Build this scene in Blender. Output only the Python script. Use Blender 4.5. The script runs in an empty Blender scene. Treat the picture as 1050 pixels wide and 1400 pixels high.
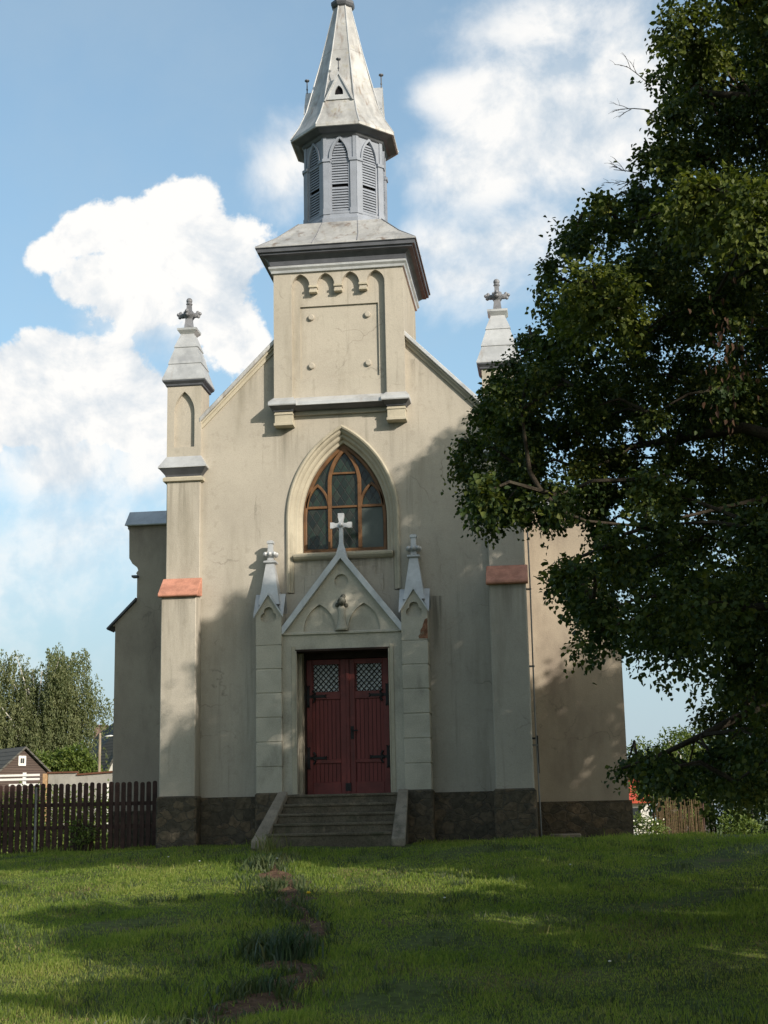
import bpy, bmesh, math, random
import numpy as np
from mathutils import Vector, Matrix

# ------------------------------------------------------------------ camera, sky, sun, exposure
C = bpy.context.scene.collection
SC = bpy.context.scene
R = math.radians
SUN_EL, SUN_AZ = R(22.0), R(48.0)            # sun stands to the right, behind the photographer

cam_d = bpy.data.cameras.new('camera')
cam_d.sensor_fit = 'VERTICAL'; cam_d.sensor_height = 36.0; cam_d.sensor_width = 27.0
cam_d.lens = 2000.0 / 1400.0 * 36.0
cam_d.clip_start = 0.1; cam_d.clip_end = 6000
cam = bpy.data.objects.new('camera', cam_d); C.objects.link(cam)
p_, y_, r_ = 0.212293, 0.115466, -0.020485
fw = Vector((-math.sin(y_)*math.cos(p_), math.cos(y_)*math.cos(p_), math.sin(p_)))
rt = Vector((math.cos(y_), math.sin(y_), 0)); up = rt.cross(fw)
rt2 = math.cos(r_)*rt + math.sin(r_)*up; up2 = -math.sin(r_)*rt + math.cos(r_)*up
M = Matrix((rt2, up2, -fw)).transposed().to_4x4()
M.translation = Vector((3.838, -26.405, 0.2417))
cam.matrix_world = M
SC.camera = cam

SC.view_settings.view_transform = 'Standard'; SC.view_settings.look = 'None'
SC.view_settings.exposure = 0.24; SC.view_settings.gamma = 1.0
SC.view_settings.use_curve_mapping = False
SC.cycles.max_bounces = 6; SC.cycles.diffuse_bounces = 3; SC.cycles.glossy_bounces = 2
SC.cycles.transmission_bounces = 3; SC.cycles.transparent_max_bounces = 6
SC.cycles.use_denoising = True

world = bpy.data.worlds.new('World'); SC.world = world; world.use_nodes = True
def make_world():
    nt = world.node_tree; N = nt.nodes; L = nt.links; N.clear()
    def nd(t, **k):
        n = N.new(t)
        for a, b in k.items(): setattr(n, a, b)
        return n
    def mth(op, a, b=None, c=None, clamp=False):
        n = nd('ShaderNodeMath', operation=op); n.use_clamp = clamp
        for i, v in enumerate((a, b, c)):
            if v is None: continue
            if isinstance(v, (int, float)): n.inputs[i].default_value = v
            else: L.new(v, n.inputs[i])
        return n.outputs[0]
    out = nd('ShaderNodeOutputWorld'); bg = nd('ShaderNodeBackground')
    bg.inputs[1].default_value = 0.10
    sky = nd('ShaderNodeTexSky', sky_type='NISHITA'); sky.sun_disc = False
    sky.sun_elevation = SUN_EL; sky.sun_rotation = math.pi - SUN_AZ
    sky.air_density = 1.0; sky.dust_density = 2.2; sky.ozone_density = 1.2
    tc = nd('ShaderNodeTexCoord'); sep = nd('ShaderNodeSeparateXYZ'); L.new(tc.outputs['Generated'], sep.inputs[0])
    X, Y, Z = sep.outputs
    den = mth('MAXIMUM', mth('ABSOLUTE', Y), 0.05)
    U = mth('DIVIDE', X, den); V = mth('DIVIDE', Z, den)
    # noise that eats into the cumulus outlines, and a finer one
    def noise(scale, det, rough, off=(0, 0, 0), dist=0.0):
        mp = nd('ShaderNodeMapping'); L.new(tc.outputs['Generated'], mp.inputs[0]); mp.inputs['Location'].default_value = off
        n = nd('ShaderNodeTexNoise'); L.new(mp.outputs[0], n.inputs['Vector'])
        n.inputs['Scale'].default_value = scale; n.inputs['Detail'].default_value = det
        n.inputs['Roughness'].default_value = rough; n.inputs['Distortion'].default_value = dist
        return n.outputs[0]
    n1 = noise(13, 10, 0.60, (3.1, 0, 1.7), 0.25)
    n2 = noise(40, 7, 0.58, (0.3, 2, 5.1))
    n3 = noise(7, 6, 0.6, (7.7, 1, 2.2))
    # cumulus heaps: centre, radii (tangent units), weight; the left heaps are crisp, the right ones soft
    def heapfield(heaps):
        fld = None
        for (u, v, ru, rv, w) in heaps:
            p = mth('DIVIDE', mth('SUBTRACT', U, u), ru); q = mth('DIVIDE', mth('SUBTRACT', V, v), rv)
            d = mth('SQRT', mth('ADD', mth('MULTIPLY', p, p), mth('MULTIPLY', q, q)))
            f = mth('MULTIPLY', mth('SUBTRACT', 1.0, d), w)
            fld = f if fld is None else mth('SMOOTH_MAX', fld, f, 0.25)
        return fld
    inview = mth('GREATER_THAN', Y, 0.35)
    def cover(heaps, amp1, amp2, lo, hi):
        e = mth('ADD', heapfield(heaps), mth('MULTIPLY', mth('SUBTRACT', n1, 0.5), amp1))
        e = mth('ADD', e, mth('MULTIPLY', mth('SUBTRACT', n2, 0.5), amp2))
        k = nd('ShaderNodeMapRange', interpolation_type='SMOOTHSTEP')
        L.new(e, k.inputs[0]); k.inputs[1].default_value = lo; k.inputs[2].default_value = hi
        return k.outputs[0]
    crisp = cover([(-0.2686, 0.4482, 0.0391, 0.0413, 1.15), (-0.2823, 0.4229, 0.0667, 0.0499, 1.2), (-0.2404, 0.3941, 0.0412, 0.0491, 1.1), (-0.3306, 0.4438, 0.0424, 0.0308, 1.1), (-0.3672, 0.4287, 0.0285, 0.0213, 1.0), (-0.3327, 0.4089, 0.0338, 0.0263, 0.9), (-0.2211, 0.3532, 0.0245, 0.0368, 1.0), (-0.2348, 0.3653, 0.0383, 0.0342, 0.9), (-0.2818, 0.3797, 0.0497, 0.0258, 0.8), (-0.3337, 0.3318, 0.0663, 0.034, 1.1), (-0.2999, 0.3019, 0.0437, 0.0392, 1.1), (-0.3786, 0.34, 0.0392, 0.0286, 1.0), (-0.3579, 0.2995, 0.0608, 0.0337, 1.0)], 2.2, 1.0, 0.0, 0.24)
    soft = mth('MULTIPLY', cover([(-0.3486, 0.2658, 0.0765, 0.0416, 0.75), (-0.2884, 0.2628, 0.0325, 0.0357, 0.75), (-0.331, 0.216, 0.0701, 0.0325, 0.3), (-0.3795, 0.1966, 0.0652, 0.0434, 0.2), (-0.2734, 0.3734, 0.0605, 0.0402, 0.6), (0.0385, 0.5065, 0.0892, 0.0676, 1.25), (-0.02, 0.5171, 0.0588, 0.0444, 1.0), (-0.0575, 0.532, 0.038, 0.0239, 0.7), (0.0668, 0.5393, 0.0475, 0.0473, 1.1), (-0.0378, 0.4718, 0.0638, 0.0408, 0.75), (-0.0186, 0.4132, 0.0628, 0.034, 0.6), (0.0207, 0.585, 0.0803, 0.0302, 0.45), (-0.1794, 0.4915, 0.0387, 0.0357, 0.6), (-0.0512, 0.3873, 0.0473, 0.0281, 0.55), (-0.0716, 0.4169, 0.0319, 0.0228, 0.45)], 1.25, 0.4, -0.22, 0.60), 0.97)
    # behind the viewer: scattered cloud from noise alone
    back = mth('MULTIPLY', mth('SUBTRACT', n3, 0.66), 4.0, clamp=True)
    cov = mth('ADD', mth('MULTIPLY', mth('MAXIMUM', crisp, soft), inview), mth('MULTIPLY', back, mth('SUBTRACT', 1.0, inview)))
    # thin veil of haze cloud
    veil = nd('ShaderNodeMapRange', interpolation_type='SMOOTHSTEP'); L.new(n3, veil.inputs[0])
    veil.inputs[1].default_value = 0.38; veil.inputs[2].default_value = 0.72; veil.inputs[3].default_value = 0.26; veil.inputs[4].default_value = 0.40
    low = nd('ShaderNodeMapRange', interpolation_type='SMOOTHSTEP'); L.new(V, low.inputs[0])
    low.inputs[1].default_value = 0.42; low.inputs[2].default_value = 0.0; low.inputs[3].default_value = 0.0; low.inputs[4].default_value = 0.92
    # brightness inside the heaps: thick parts white, some grey-blue hollows
    hol = nd('ShaderNodeMapRange', interpolation_type='SMOOTHSTEP'); L.new(noise(17, 8, 0.62, (1, 4, 0.4), 0.15), hol.inputs[0])
    hol.inputs[1].default_value = 0.36; hol.inputs[2].default_value = 0.62
    n1b = noise(13, 10, 0.60, (3.088, 0, 1.716), 0.25)     # the same billows sampled a little up-sun: gives them lit and shaded sides
    bil = mth('ADD', mth('MULTIPLY', hol.outputs[0], 0.5), mth('MULTIPLY_ADD', mth('SUBTRACT', n1, n1b), 3.8, 0.50), clamp=True)
    ccol = nd('ShaderNodeMixRGB'); L.new(bil, ccol.inputs[0])
    ccol.inputs[1].default_value = (4.9, 5.7, 6.5, 1); ccol.inputs[2].default_value = (8.6, 8.5, 8.3, 1)
    skyg = nd('ShaderNodeMixRGB', blend_type='MULTIPLY'); skyg.inputs[0].default_value = 1
    fr = nd('ShaderNodeMapRange', interpolation_type='SMOOTHSTEP'); L.new(Y, fr.inputs[0]); fr.inputs[1].default_value = -0.25; fr.inputs[2].default_value = 0.40
    gain = nd('ShaderNodeMixRGB'); L.new(fr.outputs[0], gain.inputs[0]); gain.inputs[1].default_value = (1.38, 1.42, 1.24, 1); gain.inputs[2].default_value = (1.56, 1.90, 1.86, 1)  # unseen sky behind the camera dimmed and warmed to set the ambient light
    L.new(sky.outputs[0], skyg.inputs[1]); L.new(gain.outputs[0], skyg.inputs[2])
    m0 = nd('ShaderNodeMixRGB'); L.new(mth('MAXIMUM', low.outputs[0], veil.outputs[0]), m0.inputs[0])
    L.new(skyg.outputs[0], m0.inputs[1]); m0.inputs[2].default_value = (4.2, 5.15, 5.85, 1)
    m1 = nd('ShaderNodeMixRGB'); L.new(cov, m1.inputs[0]); L.new(m0.outputs[0], m1.inputs[1]); L.new(ccol.outputs[0], m1.inputs[2])
    L.new(m1.outputs[0], bg.inputs[0]); L.new(bg.outputs[0], out.inputs[0])
make_world()

sun_d = bpy.data.lights.new('sun', 'SUN'); sun_d.energy = 4.5; sun_d.angle = R(0.5); sun_d.color = (1.0, 0.91, 0.79)
sun = bpy.data.objects.new('sun', sun_d); C.objects.link(sun)
to_sun = Vector((math.sin(SUN_AZ)*math.cos(SUN_EL), -math.cos(SUN_AZ)*math.cos(SUN_EL), math.sin(SUN_EL)))
sun.rotation_euler = to_sun.to_track_quat('Z', 'Y').to_euler()

# ------------------------------------------------------------------ materials
def new_mat(name):
    m = bpy.data.materials.new(name); m.use_nodes = True
    nt = m.node_tree; nt.nodes.clear()
    out = nt.nodes.new('ShaderNodeOutputMaterial'); b = nt.nodes.new('ShaderNodeBsdfPrincipled')
    nt.links.new(b.outputs[0], out.inputs[0])
    return m, nt, b, out
def col4(c): return (c[0], c[1], c[2], 1)
def surf(name, base, rough=0.85, spec=0.25, metal=0.0, var=0.18, vscale=1.3, grain=0.06, gscale=60, bump=0.15, bscale=90, bdist=0.01, stains=(), cracks=0.0, drips=()):
    """weathered surface: two noises vary the base colour, each stain is (colour, scale xyz, from, to, amount)"""
    m, nt, b, out = new_mat(name); N = nt.nodes; L = nt.links
    tc = N.new('ShaderNodeTexCoord')
    def noise(sc, det=6, ro=0.6):
        mp = N.new('ShaderNodeMapping'); L.new(tc.outputs['Object'], mp.inputs[0])
        mp.inputs['Scale'].default_value = sc if isinstance(sc, tuple) else (sc, sc, sc)
        mp.inputs['Location'].default_value = (random.uniform(-9, 9), random.uniform(-9, 9), random.uniform(-9, 9))
        n = N.new('ShaderNodeTexNoise'); L.new(mp.outputs[0], n.inputs['Vector']); n.inputs['Scale'].default_value = 1
        n.inputs['Detail'].default_value = det; n.inputs['Roughness'].default_value = ro
        return n.outputs[0]
    def mix(a, bcol, fac, typ='MIX'):
        x = N.new('ShaderNodeMixRGB'); x.blend_type = typ
        for i, v in ((0, fac), (1, a), (2, bcol)):
            if isinstance(v, tuple): x.inputs[i].default_value = col4(v)
            elif isinstance(v, (int, float)): x.inputs[i].default_value = v
            else: L.new(v, x.inputs[i])
        return x.outputs[0]
    def rng(v, a, bb, lo, hi):
        x = N.new('ShaderNodeMapRange'); x.interpolation_type = 'SMOOTHSTEP'; L.new(v, x.inputs[0])
        for i, q in ((1, a), (2, bb), (3, lo), (4, hi)): x.inputs[i].default_value = q
        return x.outputs[0]
    c = mix(tuple(v*(1-var) for v in base), tuple(min(1, v*(1+var)) for v in base), rng(noise(vscale), 0.3, 0.7, 0, 1))
    c = mix(c, (0, 0, 0), rng(noise(gscale, 3), 0.35, 0.75, 0, grain*2))
    for (sc_col, sc, a, bb, amt) in stains:
        c = mix(c, sc_col, rng(noise(sc, 7, 0.62), a, bb, 0, amt))
    if drips:                                    # dirt washed down below ledges: (x from, x to, z top, length, amount)
        sp = N.new('ShaderNodeSeparateXYZ'); L.new(tc.outputs['Object'], sp.inputs[0])
        st = rng(noise((9.0, 9.0, 0.35), 6), 0.42, 0.66, 0, 1); wob = noise((3.0, 3.0, 0.5), 3)
        def mt(op, p, q):
            k = N.new('ShaderNodeMath'); k.operation = op
            for i, v in ((0, p), (1, q)):
                if isinstance(v, (int, float)): k.inputs[i].default_value = v
                else: L.new(v, k.inputs[i])
            return k.outputs[0]
        xw = mt('ADD', sp.outputs[0], mt('MULTIPLY', mt('SUBTRACT', wob, 0.5), 0.30)); tot = None
        for (x0, x1, zt, ln_, amt) in drips:
            sx = mt('MULTIPLY', rng(xw, x0-0.09, x0+0.09, 0, 1), rng(xw, x1-0.09, x1+0.09, 1, 0))
            zz = mt('ADD', sp.outputs[2], mt('MULTIPLY', wob, -ln_*0.6))
            sz = mt('MULTIPLY', rng(zz, zt-ln_*1.3, zt-ln_*0.3, 0, 1), rng(sp.outputs[2], zt, zt+0.02, 1, 0))
            q = mt('MULTIPLY', mt('MULTIPLY', mt('MULTIPLY', sx, sz), st), amt); tot = q if tot is None else mt('MAXIMUM', tot, q)
        c = mix(c, (0.13, 0.12, 0.095), tot)
    if cracks:                                   # hairline cracks here and there
        nz = N.new('ShaderNodeTexNoise'); L.new(tc.outputs['Object'], nz.inputs['Vector']); nz.inputs['Scale'].default_value = 2.2; nz.inputs['Detail'].default_value = 8
        ad = N.new('ShaderNodeMixRGB'); ad.blend_type = 'ADD'; ad.inputs[0].default_value = 0.7; L.new(tc.outputs['Object'], ad.inputs[1]); L.new(nz.outputs[1], ad.inputs[2])
        vo = N.new('ShaderNodeTexVoronoi'); vo.feature = 'DISTANCE_TO_EDGE'; L.new(ad.outputs[0], vo.inputs['Vector']); vo.inputs['Scale'].default_value = 0.75
        ln = rng(vo.outputs['Distance'], 0.0, 0.012, 1, 0); mk = rng(noise(0.9), 0.50, 0.64, 0, cracks)
        mu = N.new('ShaderNodeMath'); mu.operation = 'MULTIPLY'; L.new(ln, mu.inputs[0]); L.new(mk, mu.inputs[1])
        c = mix(c, (0.10, 0.09, 0.075), mu.outputs[0])
    L.new(c, b.inputs['Base Color'])
    b.inputs['Roughness'].default_value = rough; b.inputs['Specular IOR Level'].default_value = spec; b.inputs['Metallic'].default_value = metal
    if bump:
        bp = N.new('ShaderNodeBump'); bp.inputs['Strength'].default_value = bump; bp.inputs['Distance'].default_value = bdist
        L.new(noise(bscale, 5), bp.inputs['Height']); L.new(bp.outputs[0], b.inputs['Normal'])
    return m

random.seed(3)
PL = (0.415, 0.380, 0.322)
plaster = surf('plaster', PL, 0.92, 0.12, var=0.07, vscale=0.9, grain=0.05, gscale=45, bump=0.35, bscale=55, bdist=0.012,
    stains=[((0.22, 0.20, 0.155), (1.8, 1.8, 0.30), 0.48, 0.74, 0.55), ((0.46, 0.43, 0.36), 0.5, 0.5, 0.75, 0.35), ((0.17, 0.16, 0.13), (8, 8, 0.45), 0.57, 0.76, 0.42), ((0.27, 0.245, 0.20), 6.0, 0.55, 0.72, 0.35)], cracks=0.4,
    drips=[(-1.27, -0.88, 7.67, 1.1, 0.55), (0.88, 1.27, 7.67, 1.1, 0.55), (-3.40, -2.62, 6.70, 1.3, 0.5), (2.62, 3.40, 6.70, 1.3, 0.5), (-3.40, -2.62, 4.46, 1.0, 0.45), (2.62, 3.40, 4.46, 1.0, 0.45), (1.56, 1.80, 4.35, 1.5, 0.8), (-1.80, -1.56, 4.2, 0.9, 0.4), (-0.95, 0.95, 5.13, 0.5, 0.5), (-2.9, -1.3, 8.9, 1.0, 0.3), (1.3, 2.9, 8.9, 1.0, 0.35)])
plaster_grey = surf('grey_plaster', (0.46, 0.43, 0.36), 0.92, 0.12, var=0.12, vscale=1.6, grain=0.08, gscale=50, bump=0.4, bscale=60, bdist=0.012,
    stains=[((0.10, 0.105, 0.09), (2.2, 2.2, 0.8), 0.54, 0.76, 0.55), ((0.56, 0.54, 0.48), 2.4, 0.55, 0.75, 0.4)])
trim = surf('moulded_plaster', (0.44, 0.40, 0.315), 0.9, 0.12, var=0.10, vscale=2, grain=0.06, bump=0.25, bscale=70, stains=[((0.20, 0.18, 0.14), (3, 3, 1), 0.56, 0.76, 0.5)])
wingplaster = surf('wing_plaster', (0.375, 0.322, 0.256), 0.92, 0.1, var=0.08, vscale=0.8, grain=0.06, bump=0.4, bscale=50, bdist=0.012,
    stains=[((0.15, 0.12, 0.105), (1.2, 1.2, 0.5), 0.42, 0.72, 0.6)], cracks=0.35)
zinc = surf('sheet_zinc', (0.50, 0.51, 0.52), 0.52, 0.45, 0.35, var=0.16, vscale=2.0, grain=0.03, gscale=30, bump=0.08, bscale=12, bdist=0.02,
    stains=[((0.20, 0.135, 0.085), (5, 5, 0.9), 0.60, 0.80, 0.55), ((0.24, 0.25, 0.27), 3, 0.5, 0.75, 0.5)])
zinc_rust = surf('stained_zinc', (0.46, 0.455, 0.445), 0.55, 0.4, 0.3, var=0.16, vscale=2.4, grain=0.04, gscale=30, bump=0.08, bscale=12, bdist=0.02,
    stains=[((0.17, 0.105, 0.065), (5, 5, 0.55), 0.53, 0.70, 0.8), ((0.22, 0.22, 0.22), (4, 4, 1.0), 0.46, 0.70, 0.6), ((0.33, 0.30, 0.22), 9, 0.55, 0.7, 0.6)])
zinc_grey = surf('weathered_grey_zinc', (0.21, 0.215, 0.235), 0.6, 0.35, 0.2, var=0.2, vscale=4, bump=0.1, stains=[((0.09, 0.09, 0.09), 8, 0.5, 0.7, 0.6)])
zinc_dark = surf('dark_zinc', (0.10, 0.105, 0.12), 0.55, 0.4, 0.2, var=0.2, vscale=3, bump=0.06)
greywood = surf('grey_painted_boards', (0.25, 0.275, 0.325), 0.7, 0.3, var=0.10, vscale=3, grain=0.06, bump=0.12, bscale=40,
    stains=[((0.16, 0.12, 0.085), (6, 6, 0.8), 0.60, 0.8, 0.55)])
tile = surf('red_clay_tile', (0.50, 0.235, 0.165), 0.8, 0.2, var=0.2, vscale=6, grain=0.1, bump=0.3, bscale=40, stains=[((0.36, 0.14, 0.10), 5, 0.5, 0.8, 0.5)])
woodframe = surf('varnished_window_wood', (0.135, 0.066, 0.026), 0.55, 0.35, var=0.25, vscale=5, bump=0.2, bscale=50, stains=[((0.06, 0.035, 0.02), (9, 9, 2), 0.52, 0.75, 0.6)])
iron = surf('black_iron', (0.02, 0.02, 0.02), 0.6, 0.4, 0.3, var=0.2, bump=0.2)
stepstone = surf('step_stone', (0.14, 0.12, 0.088), 0.9, 0.15, var=0.22, vscale=2.5, grain=0.2, gscale=40, bump=0.6, bscale=30, bdist=0.015,
    stains=[((0.06, 0.065, 0.04), 3.0, 0.5, 0.72, 0.7), ((0.30, 0.25, 0.18), 6, 0.58, 0.75, 0.5)])
stainstone = surf('blackened_stone', (0.16, 0.155, 0.13), 0.95, 0.1, var=0.3, vscale=12, bump=0.5, bscale=30, stains=[((0.04, 0.045, 0.035), 9, 0.42, 0.62, 0.8)])
cheekstone = surf('cheek_stone', (0.25, 0.215, 0.17), 0.9, 0.15, var=0.2, vscale=3, grain=0.12, bump=0.5, bscale=35, bdist=0.012, stains=[((0.08, 0.08, 0.06), 4, 0.52, 0.7, 0.7)])
doorframe_dark = surf('dark_stained_beam', (0.035, 0.022, 0.017), 0.75, 0.2, var=0.3, vscale=4)

def rubble():
    m, nt, b, out = new_mat('rubble_stone'); N = nt.nodes; L = nt.links
    tc = N.new('ShaderNodeTexCoord'); mp = N.new('ShaderNodeMapping'); L.new(tc.outputs['Object'], mp.inputs[0]); mp.inputs['Scale'].default_value = (4.6, 4.6, 6.2)
    nz = N.new('ShaderNodeTexNoise'); nz.inputs['Scale'].default_value = 2.2; L.new(mp.outputs[0], nz.inputs['Vector']); nz.inputs['Detail'].default_value = 4
    ad = N.new('ShaderNodeMixRGB'); ad.blend_type = 'ADD'; ad.inputs[0].default_value = 0.55; L.new(mp.outputs[0], ad.inputs[1]); L.new(nz.outputs[1], ad.inputs[2])
    v1 = N.new('ShaderNodeTexVoronoi'); L.new(ad.outputs[0], v1.inputs['Vector']); v1.inputs['Scale'].default_value = 1.0
    v2 = N.new('ShaderNodeTexVoronoi'); v2.feature = 'DISTANCE_TO_EDGE'; L.new(ad.outputs[0], v2.inputs['Vector']); v2.inputs['Scale'].default_value = 1.0
    cr = N.new('ShaderNodeValToRGB'); sp = N.new('ShaderNodeSeparateXYZ'); L.new(v1.outputs['Color'], sp.inputs[0]); L.new(sp.outputs[0], cr.inputs[0])
    e = cr.color_ramp.elements; e[0].color = (0.072, 0.064, 0.052, 1); e[1].color = (0.135, 0.105, 0.075, 1)
    k = e.new(0.5); k.color = (0.105, 0.09, 0.068, 1)
    n2 = N.new('ShaderNodeTexNoise'); L.new(tc.outputs['Object'], n2.inputs['Vector']); n2.inputs['Scale'].default_value = 9; n2.inputs['Detail'].default_value = 8; n2.inputs['Roughness'].default_value = 0.7
    mx = N.new('ShaderNodeMixRGB'); mx.blend_type = 'MULTIPLY'; mx.inputs[0].default_value = 0.8; L.new(cr.outputs[0], mx.inputs[1])
    c2 = N.new('ShaderNodeValToRGB'); L.new(n2.outputs[0], c2.inputs[0]); c2.color_ramp.elements[0].position = 0.3; c2.color_ramp.elements[1].position = 0.7
    c2.color_ramp.elements[0].color = (0.35, 0.35, 0.33, 1); c2.color_ramp.elements[1].color = (1.5, 1.45, 1.35, 1); L.new(c2.outputs[0], mx.inputs[2])
    jr = N.new('ShaderNodeMapRange'); L.new(v2.outputs['Distance'], jr.inputs[0]); jr.inputs[2].default_value = 0.06
    m2 = N.new('ShaderNodeMixRGB'); L.new(jr.outputs[0], m2.inputs[0]); m2.inputs[1].default_value = (0.088, 0.078, 0.063, 1); L.new(mx.outputs[0], m2.inputs[2])
    L.new(m2.outputs[0], b.inputs['Base Color']); b.inputs['Roughness'].default_value = 0.95; b.inputs['Specular IOR Level'].default_value = 0.15
    hs = N.new('ShaderNodeMath'); hs.operation = 'ADD'; L.new(jr.outputs[0], hs.inputs[0])
    h2 = N.new('ShaderNodeMath'); h2.operation = 'MULTIPLY'; L.new(n2.outputs[0], h2.inputs[0]); h2.inputs[1].default_value = 1.4; L.new(h2.outputs[0], hs.inputs[1])
    bp = N.new('ShaderNodeBump'); bp.inputs['Strength'].default_value = 0.65; bp.inputs['Distance'].default_value = 0.025; L.new(hs.outputs[0], bp.inputs['Height']); L.new(bp.outputs[0], b.inputs['Normal'])
    return m
rubblemat = rubble()

def banded(name, c1, c2, axis, period, width, rough=0.7, spec=0.3, var=0.25, bumpd=0.006):
    """boards or tile courses: narrow joints every period metres along one axis"""
    m, nt, b, out = new_mat(name); N = nt.nodes; L = nt.links
    tc = N.new('ShaderNodeTexCoord'); sp = N.new('ShaderNodeSeparateXYZ'); L.new(tc.outputs['Object'], sp.inputs[0])
    dv = N.new('ShaderNodeMath'); dv.operation = 'DIVIDE'; L.new(sp.outputs[axis], dv.inputs[0]); dv.inputs[1].default_value = period
    fr = N.new('ShaderNodeMath'); fr.operation = 'FRACT'; L.new(dv.outputs[0], fr.inputs[0])
    pp = N.new('ShaderNodeMath'); pp.operation = 'PINGPONG'; L.new(fr.outputs[0], pp.inputs[0]); pp.inputs[1].default_value = 0.5
    mr = N.new('ShaderNodeMapRange'); L.new(pp.outputs[0], mr.inputs[0]); mr.inputs[1].default_value = width/period*0.4; mr.inputs[2].default_value = width/period
    fl = N.new('ShaderNodeMath'); fl.operation = 'FLOOR'; L.new(dv.outputs[0], fl.inputs[0])
    wn = N.new('ShaderNodeTexWhiteNoise'); wn.noise_dimensions = '1D'; L.new(fl.outputs[0], wn.inputs['W'])
    mp = N.new('ShaderNodeMapping'); L.new(tc.outputs['Object'], mp.inputs[0]); s = [30, 30, 30]; s[2 if axis == 0 else 0] = 3; mp.inputs['Scale'].default_value = s
    nz = N.new('ShaderNodeTexNoise'); L.new(mp.outputs[0], nz.inputs['Vector']); nz.inputs['Scale'].default_value = 1; nz.inputs['Detail'].default_value = 6
    av = N.new('ShaderNodeMath'); av.operation = 'MULTIPLY_ADD'; L.new(wn.outputs[0], av.inputs[0]); av.inputs[1].default_value = 0.5; L.new(nz.outputs[0], av.inputs[2])
    cm = N.new('ShaderNodeMixRGB'); L.new(av.outputs[0], cm.inputs[0]); cm.inputs[1].default_value = col4(tuple(v*(1-var) for v in c1)); cm.inputs[2].default_value = col4(tuple(v*(1+var) for v in c1))
    c3 = N.new('ShaderNodeMixRGB'); L.new(mr.outputs[0], c3.inputs[0]); c3.inputs[1].default_value = col4(c2); L.new(cm.outputs[0], c3.inputs[2])
    L.new(c3.outputs[0], b.inputs['Base Color']); b.inputs['Roughness'].default_value = rough; b.inputs['Specular IOR Level'].default_value = spec
    bp = N.new('ShaderNodeBump'); bp.inputs['Strength'].default_value = 0.8; bp.inputs['Distance'].default_value = bumpd; L.new(mr.outputs[0], bp.inputs['Height']); L.new(bp.outputs[0], b.inputs['Normal'])
    return m
doorpaint = banded('dark_red_door_boards', (0.150, 0.030, 0.026), (0.05, 0.011, 0.010), 0, 0.075, 0.008, 0.55, 0.35)
doorplain = surf('dark_red_door_paint', (0.160, 0.032, 0.027), 0.5, 0.35, var=0.2, vscale=4, bump=0.12, bscale=40, stains=[((0.05, 0.015, 0.012), (10, 10, 1), 0.5, 0.75, 0.5)])
roof_tiles = banded('red_roof_tiles', (0.36, 0.10, 0.06), (0.12, 0.04, 0.03), 2, 0.22, 0.03, 0.8, 0.2, 0.3, 0.02)
roof_grey = banded('grey_roof_tiles', (0.085, 0.082, 0.074), (0.035, 0.033, 0.03), 2, 0.3, 0.03, 0.8, 0.2, 0.25, 0.02)
shedboards = banded('brown_shed_boards', (0.075, 0.055, 0.048), (0.03, 0.022, 0.02), 2, 0.16, 0.02, 0.8, 0.2)
picketwood = surf('dark_brown_fence_wood', (0.050, 0.027, 0.022), 0.75, 0.25, var=0.35, vscale=(7.0), grain=0.15, gscale=(60.0), bump=0.3, bscale=60, stains=[((0.10, 0.062, 0.05), (20, 20, 2), 0.5, 0.75, 0.6)])
concrete = surf('concrete', (0.33, 0.315, 0.285), 0.92, 0.15, var=0.15, vscale=1.5, bump=0.3, stains=[((0.15, 0.14, 0.12), (2, 2, 0.6), 0.5, 0.75, 0.6)])
coping_brown = surf('brown_coping', (0.14, 0.065, 0.04), 0.85, 0.2, var=0.2)
whitepaint = surf('white_paint', (0.78, 0.77, 0.74), 0.6, 0.3, var=0.05, bump=0.1)
whitewall = surf('white_wall', (0.62, 0.61, 0.58), 0.9, 0.2, var=0.06, bump=0.2)
brickmat = surf('brick', (0.24, 0.12, 0.075), 0.92, 0.15, var=0.35, vscale=9, grain=0.2, bump=0.6, bscale=25, bdist=0.02, stains=[((0.36, 0.30, 0.22), 7, 0.52, 0.7, 0.8)])
chimneybrick = surf('chimney_brick', (0.20, 0.14, 0.115), 0.92, 0.15, var=0.3, vscale=5)
postwood = surf('pale_post_wood', (0.42, 0.27, 0.15), 0.85, 0.2, var=0.2, vscale=6)
greypost = surf('grey_metal_post', (0.22, 0.22, 0.22), 0.6, 0.4, 0.3, var=0.15)
polemat = surf('pole_wood', (0.28, 0.23, 0.17), 0.85, 0.2, var=0.2)
reedmat = surf('dry_reed', (0.13, 0.09, 0.052), 0.85, 0.2, var=0.35, vscale=14, bump=0.2)
bark = surf('bark', (0.055, 0.045, 0.034), 0.95, 0.1, var=0.3, vscale=6, grain=0.2, bump=0.9, bscale=22, bdist=0.03, stains=[((0.05, 0.055, 0.035), 5, 0.5, 0.7, 0.6)])
birchbark = surf('birch_bark', (0.50, 0.48, 0.44), 0.85, 0.2, var=0.15, vscale=3, stains=[((0.05, 0.045, 0.04), (3, 3, 8), 0.52, 0.62, 0.9)])
soilmat = surf('dry_red_soil', (0.15, 0.095, 0.064), 0.97, 0.05, var=0.3, vscale=5, grain=0.2, gscale=30, bump=1.0, bscale=14, bdist=0.05, stains=[((0.075, 0.045, 0.03), 6, 0.45, 0.7, 0.7), ((0.24, 0.15, 0.09), 20, 0.55, 0.75, 0.6)])

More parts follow.
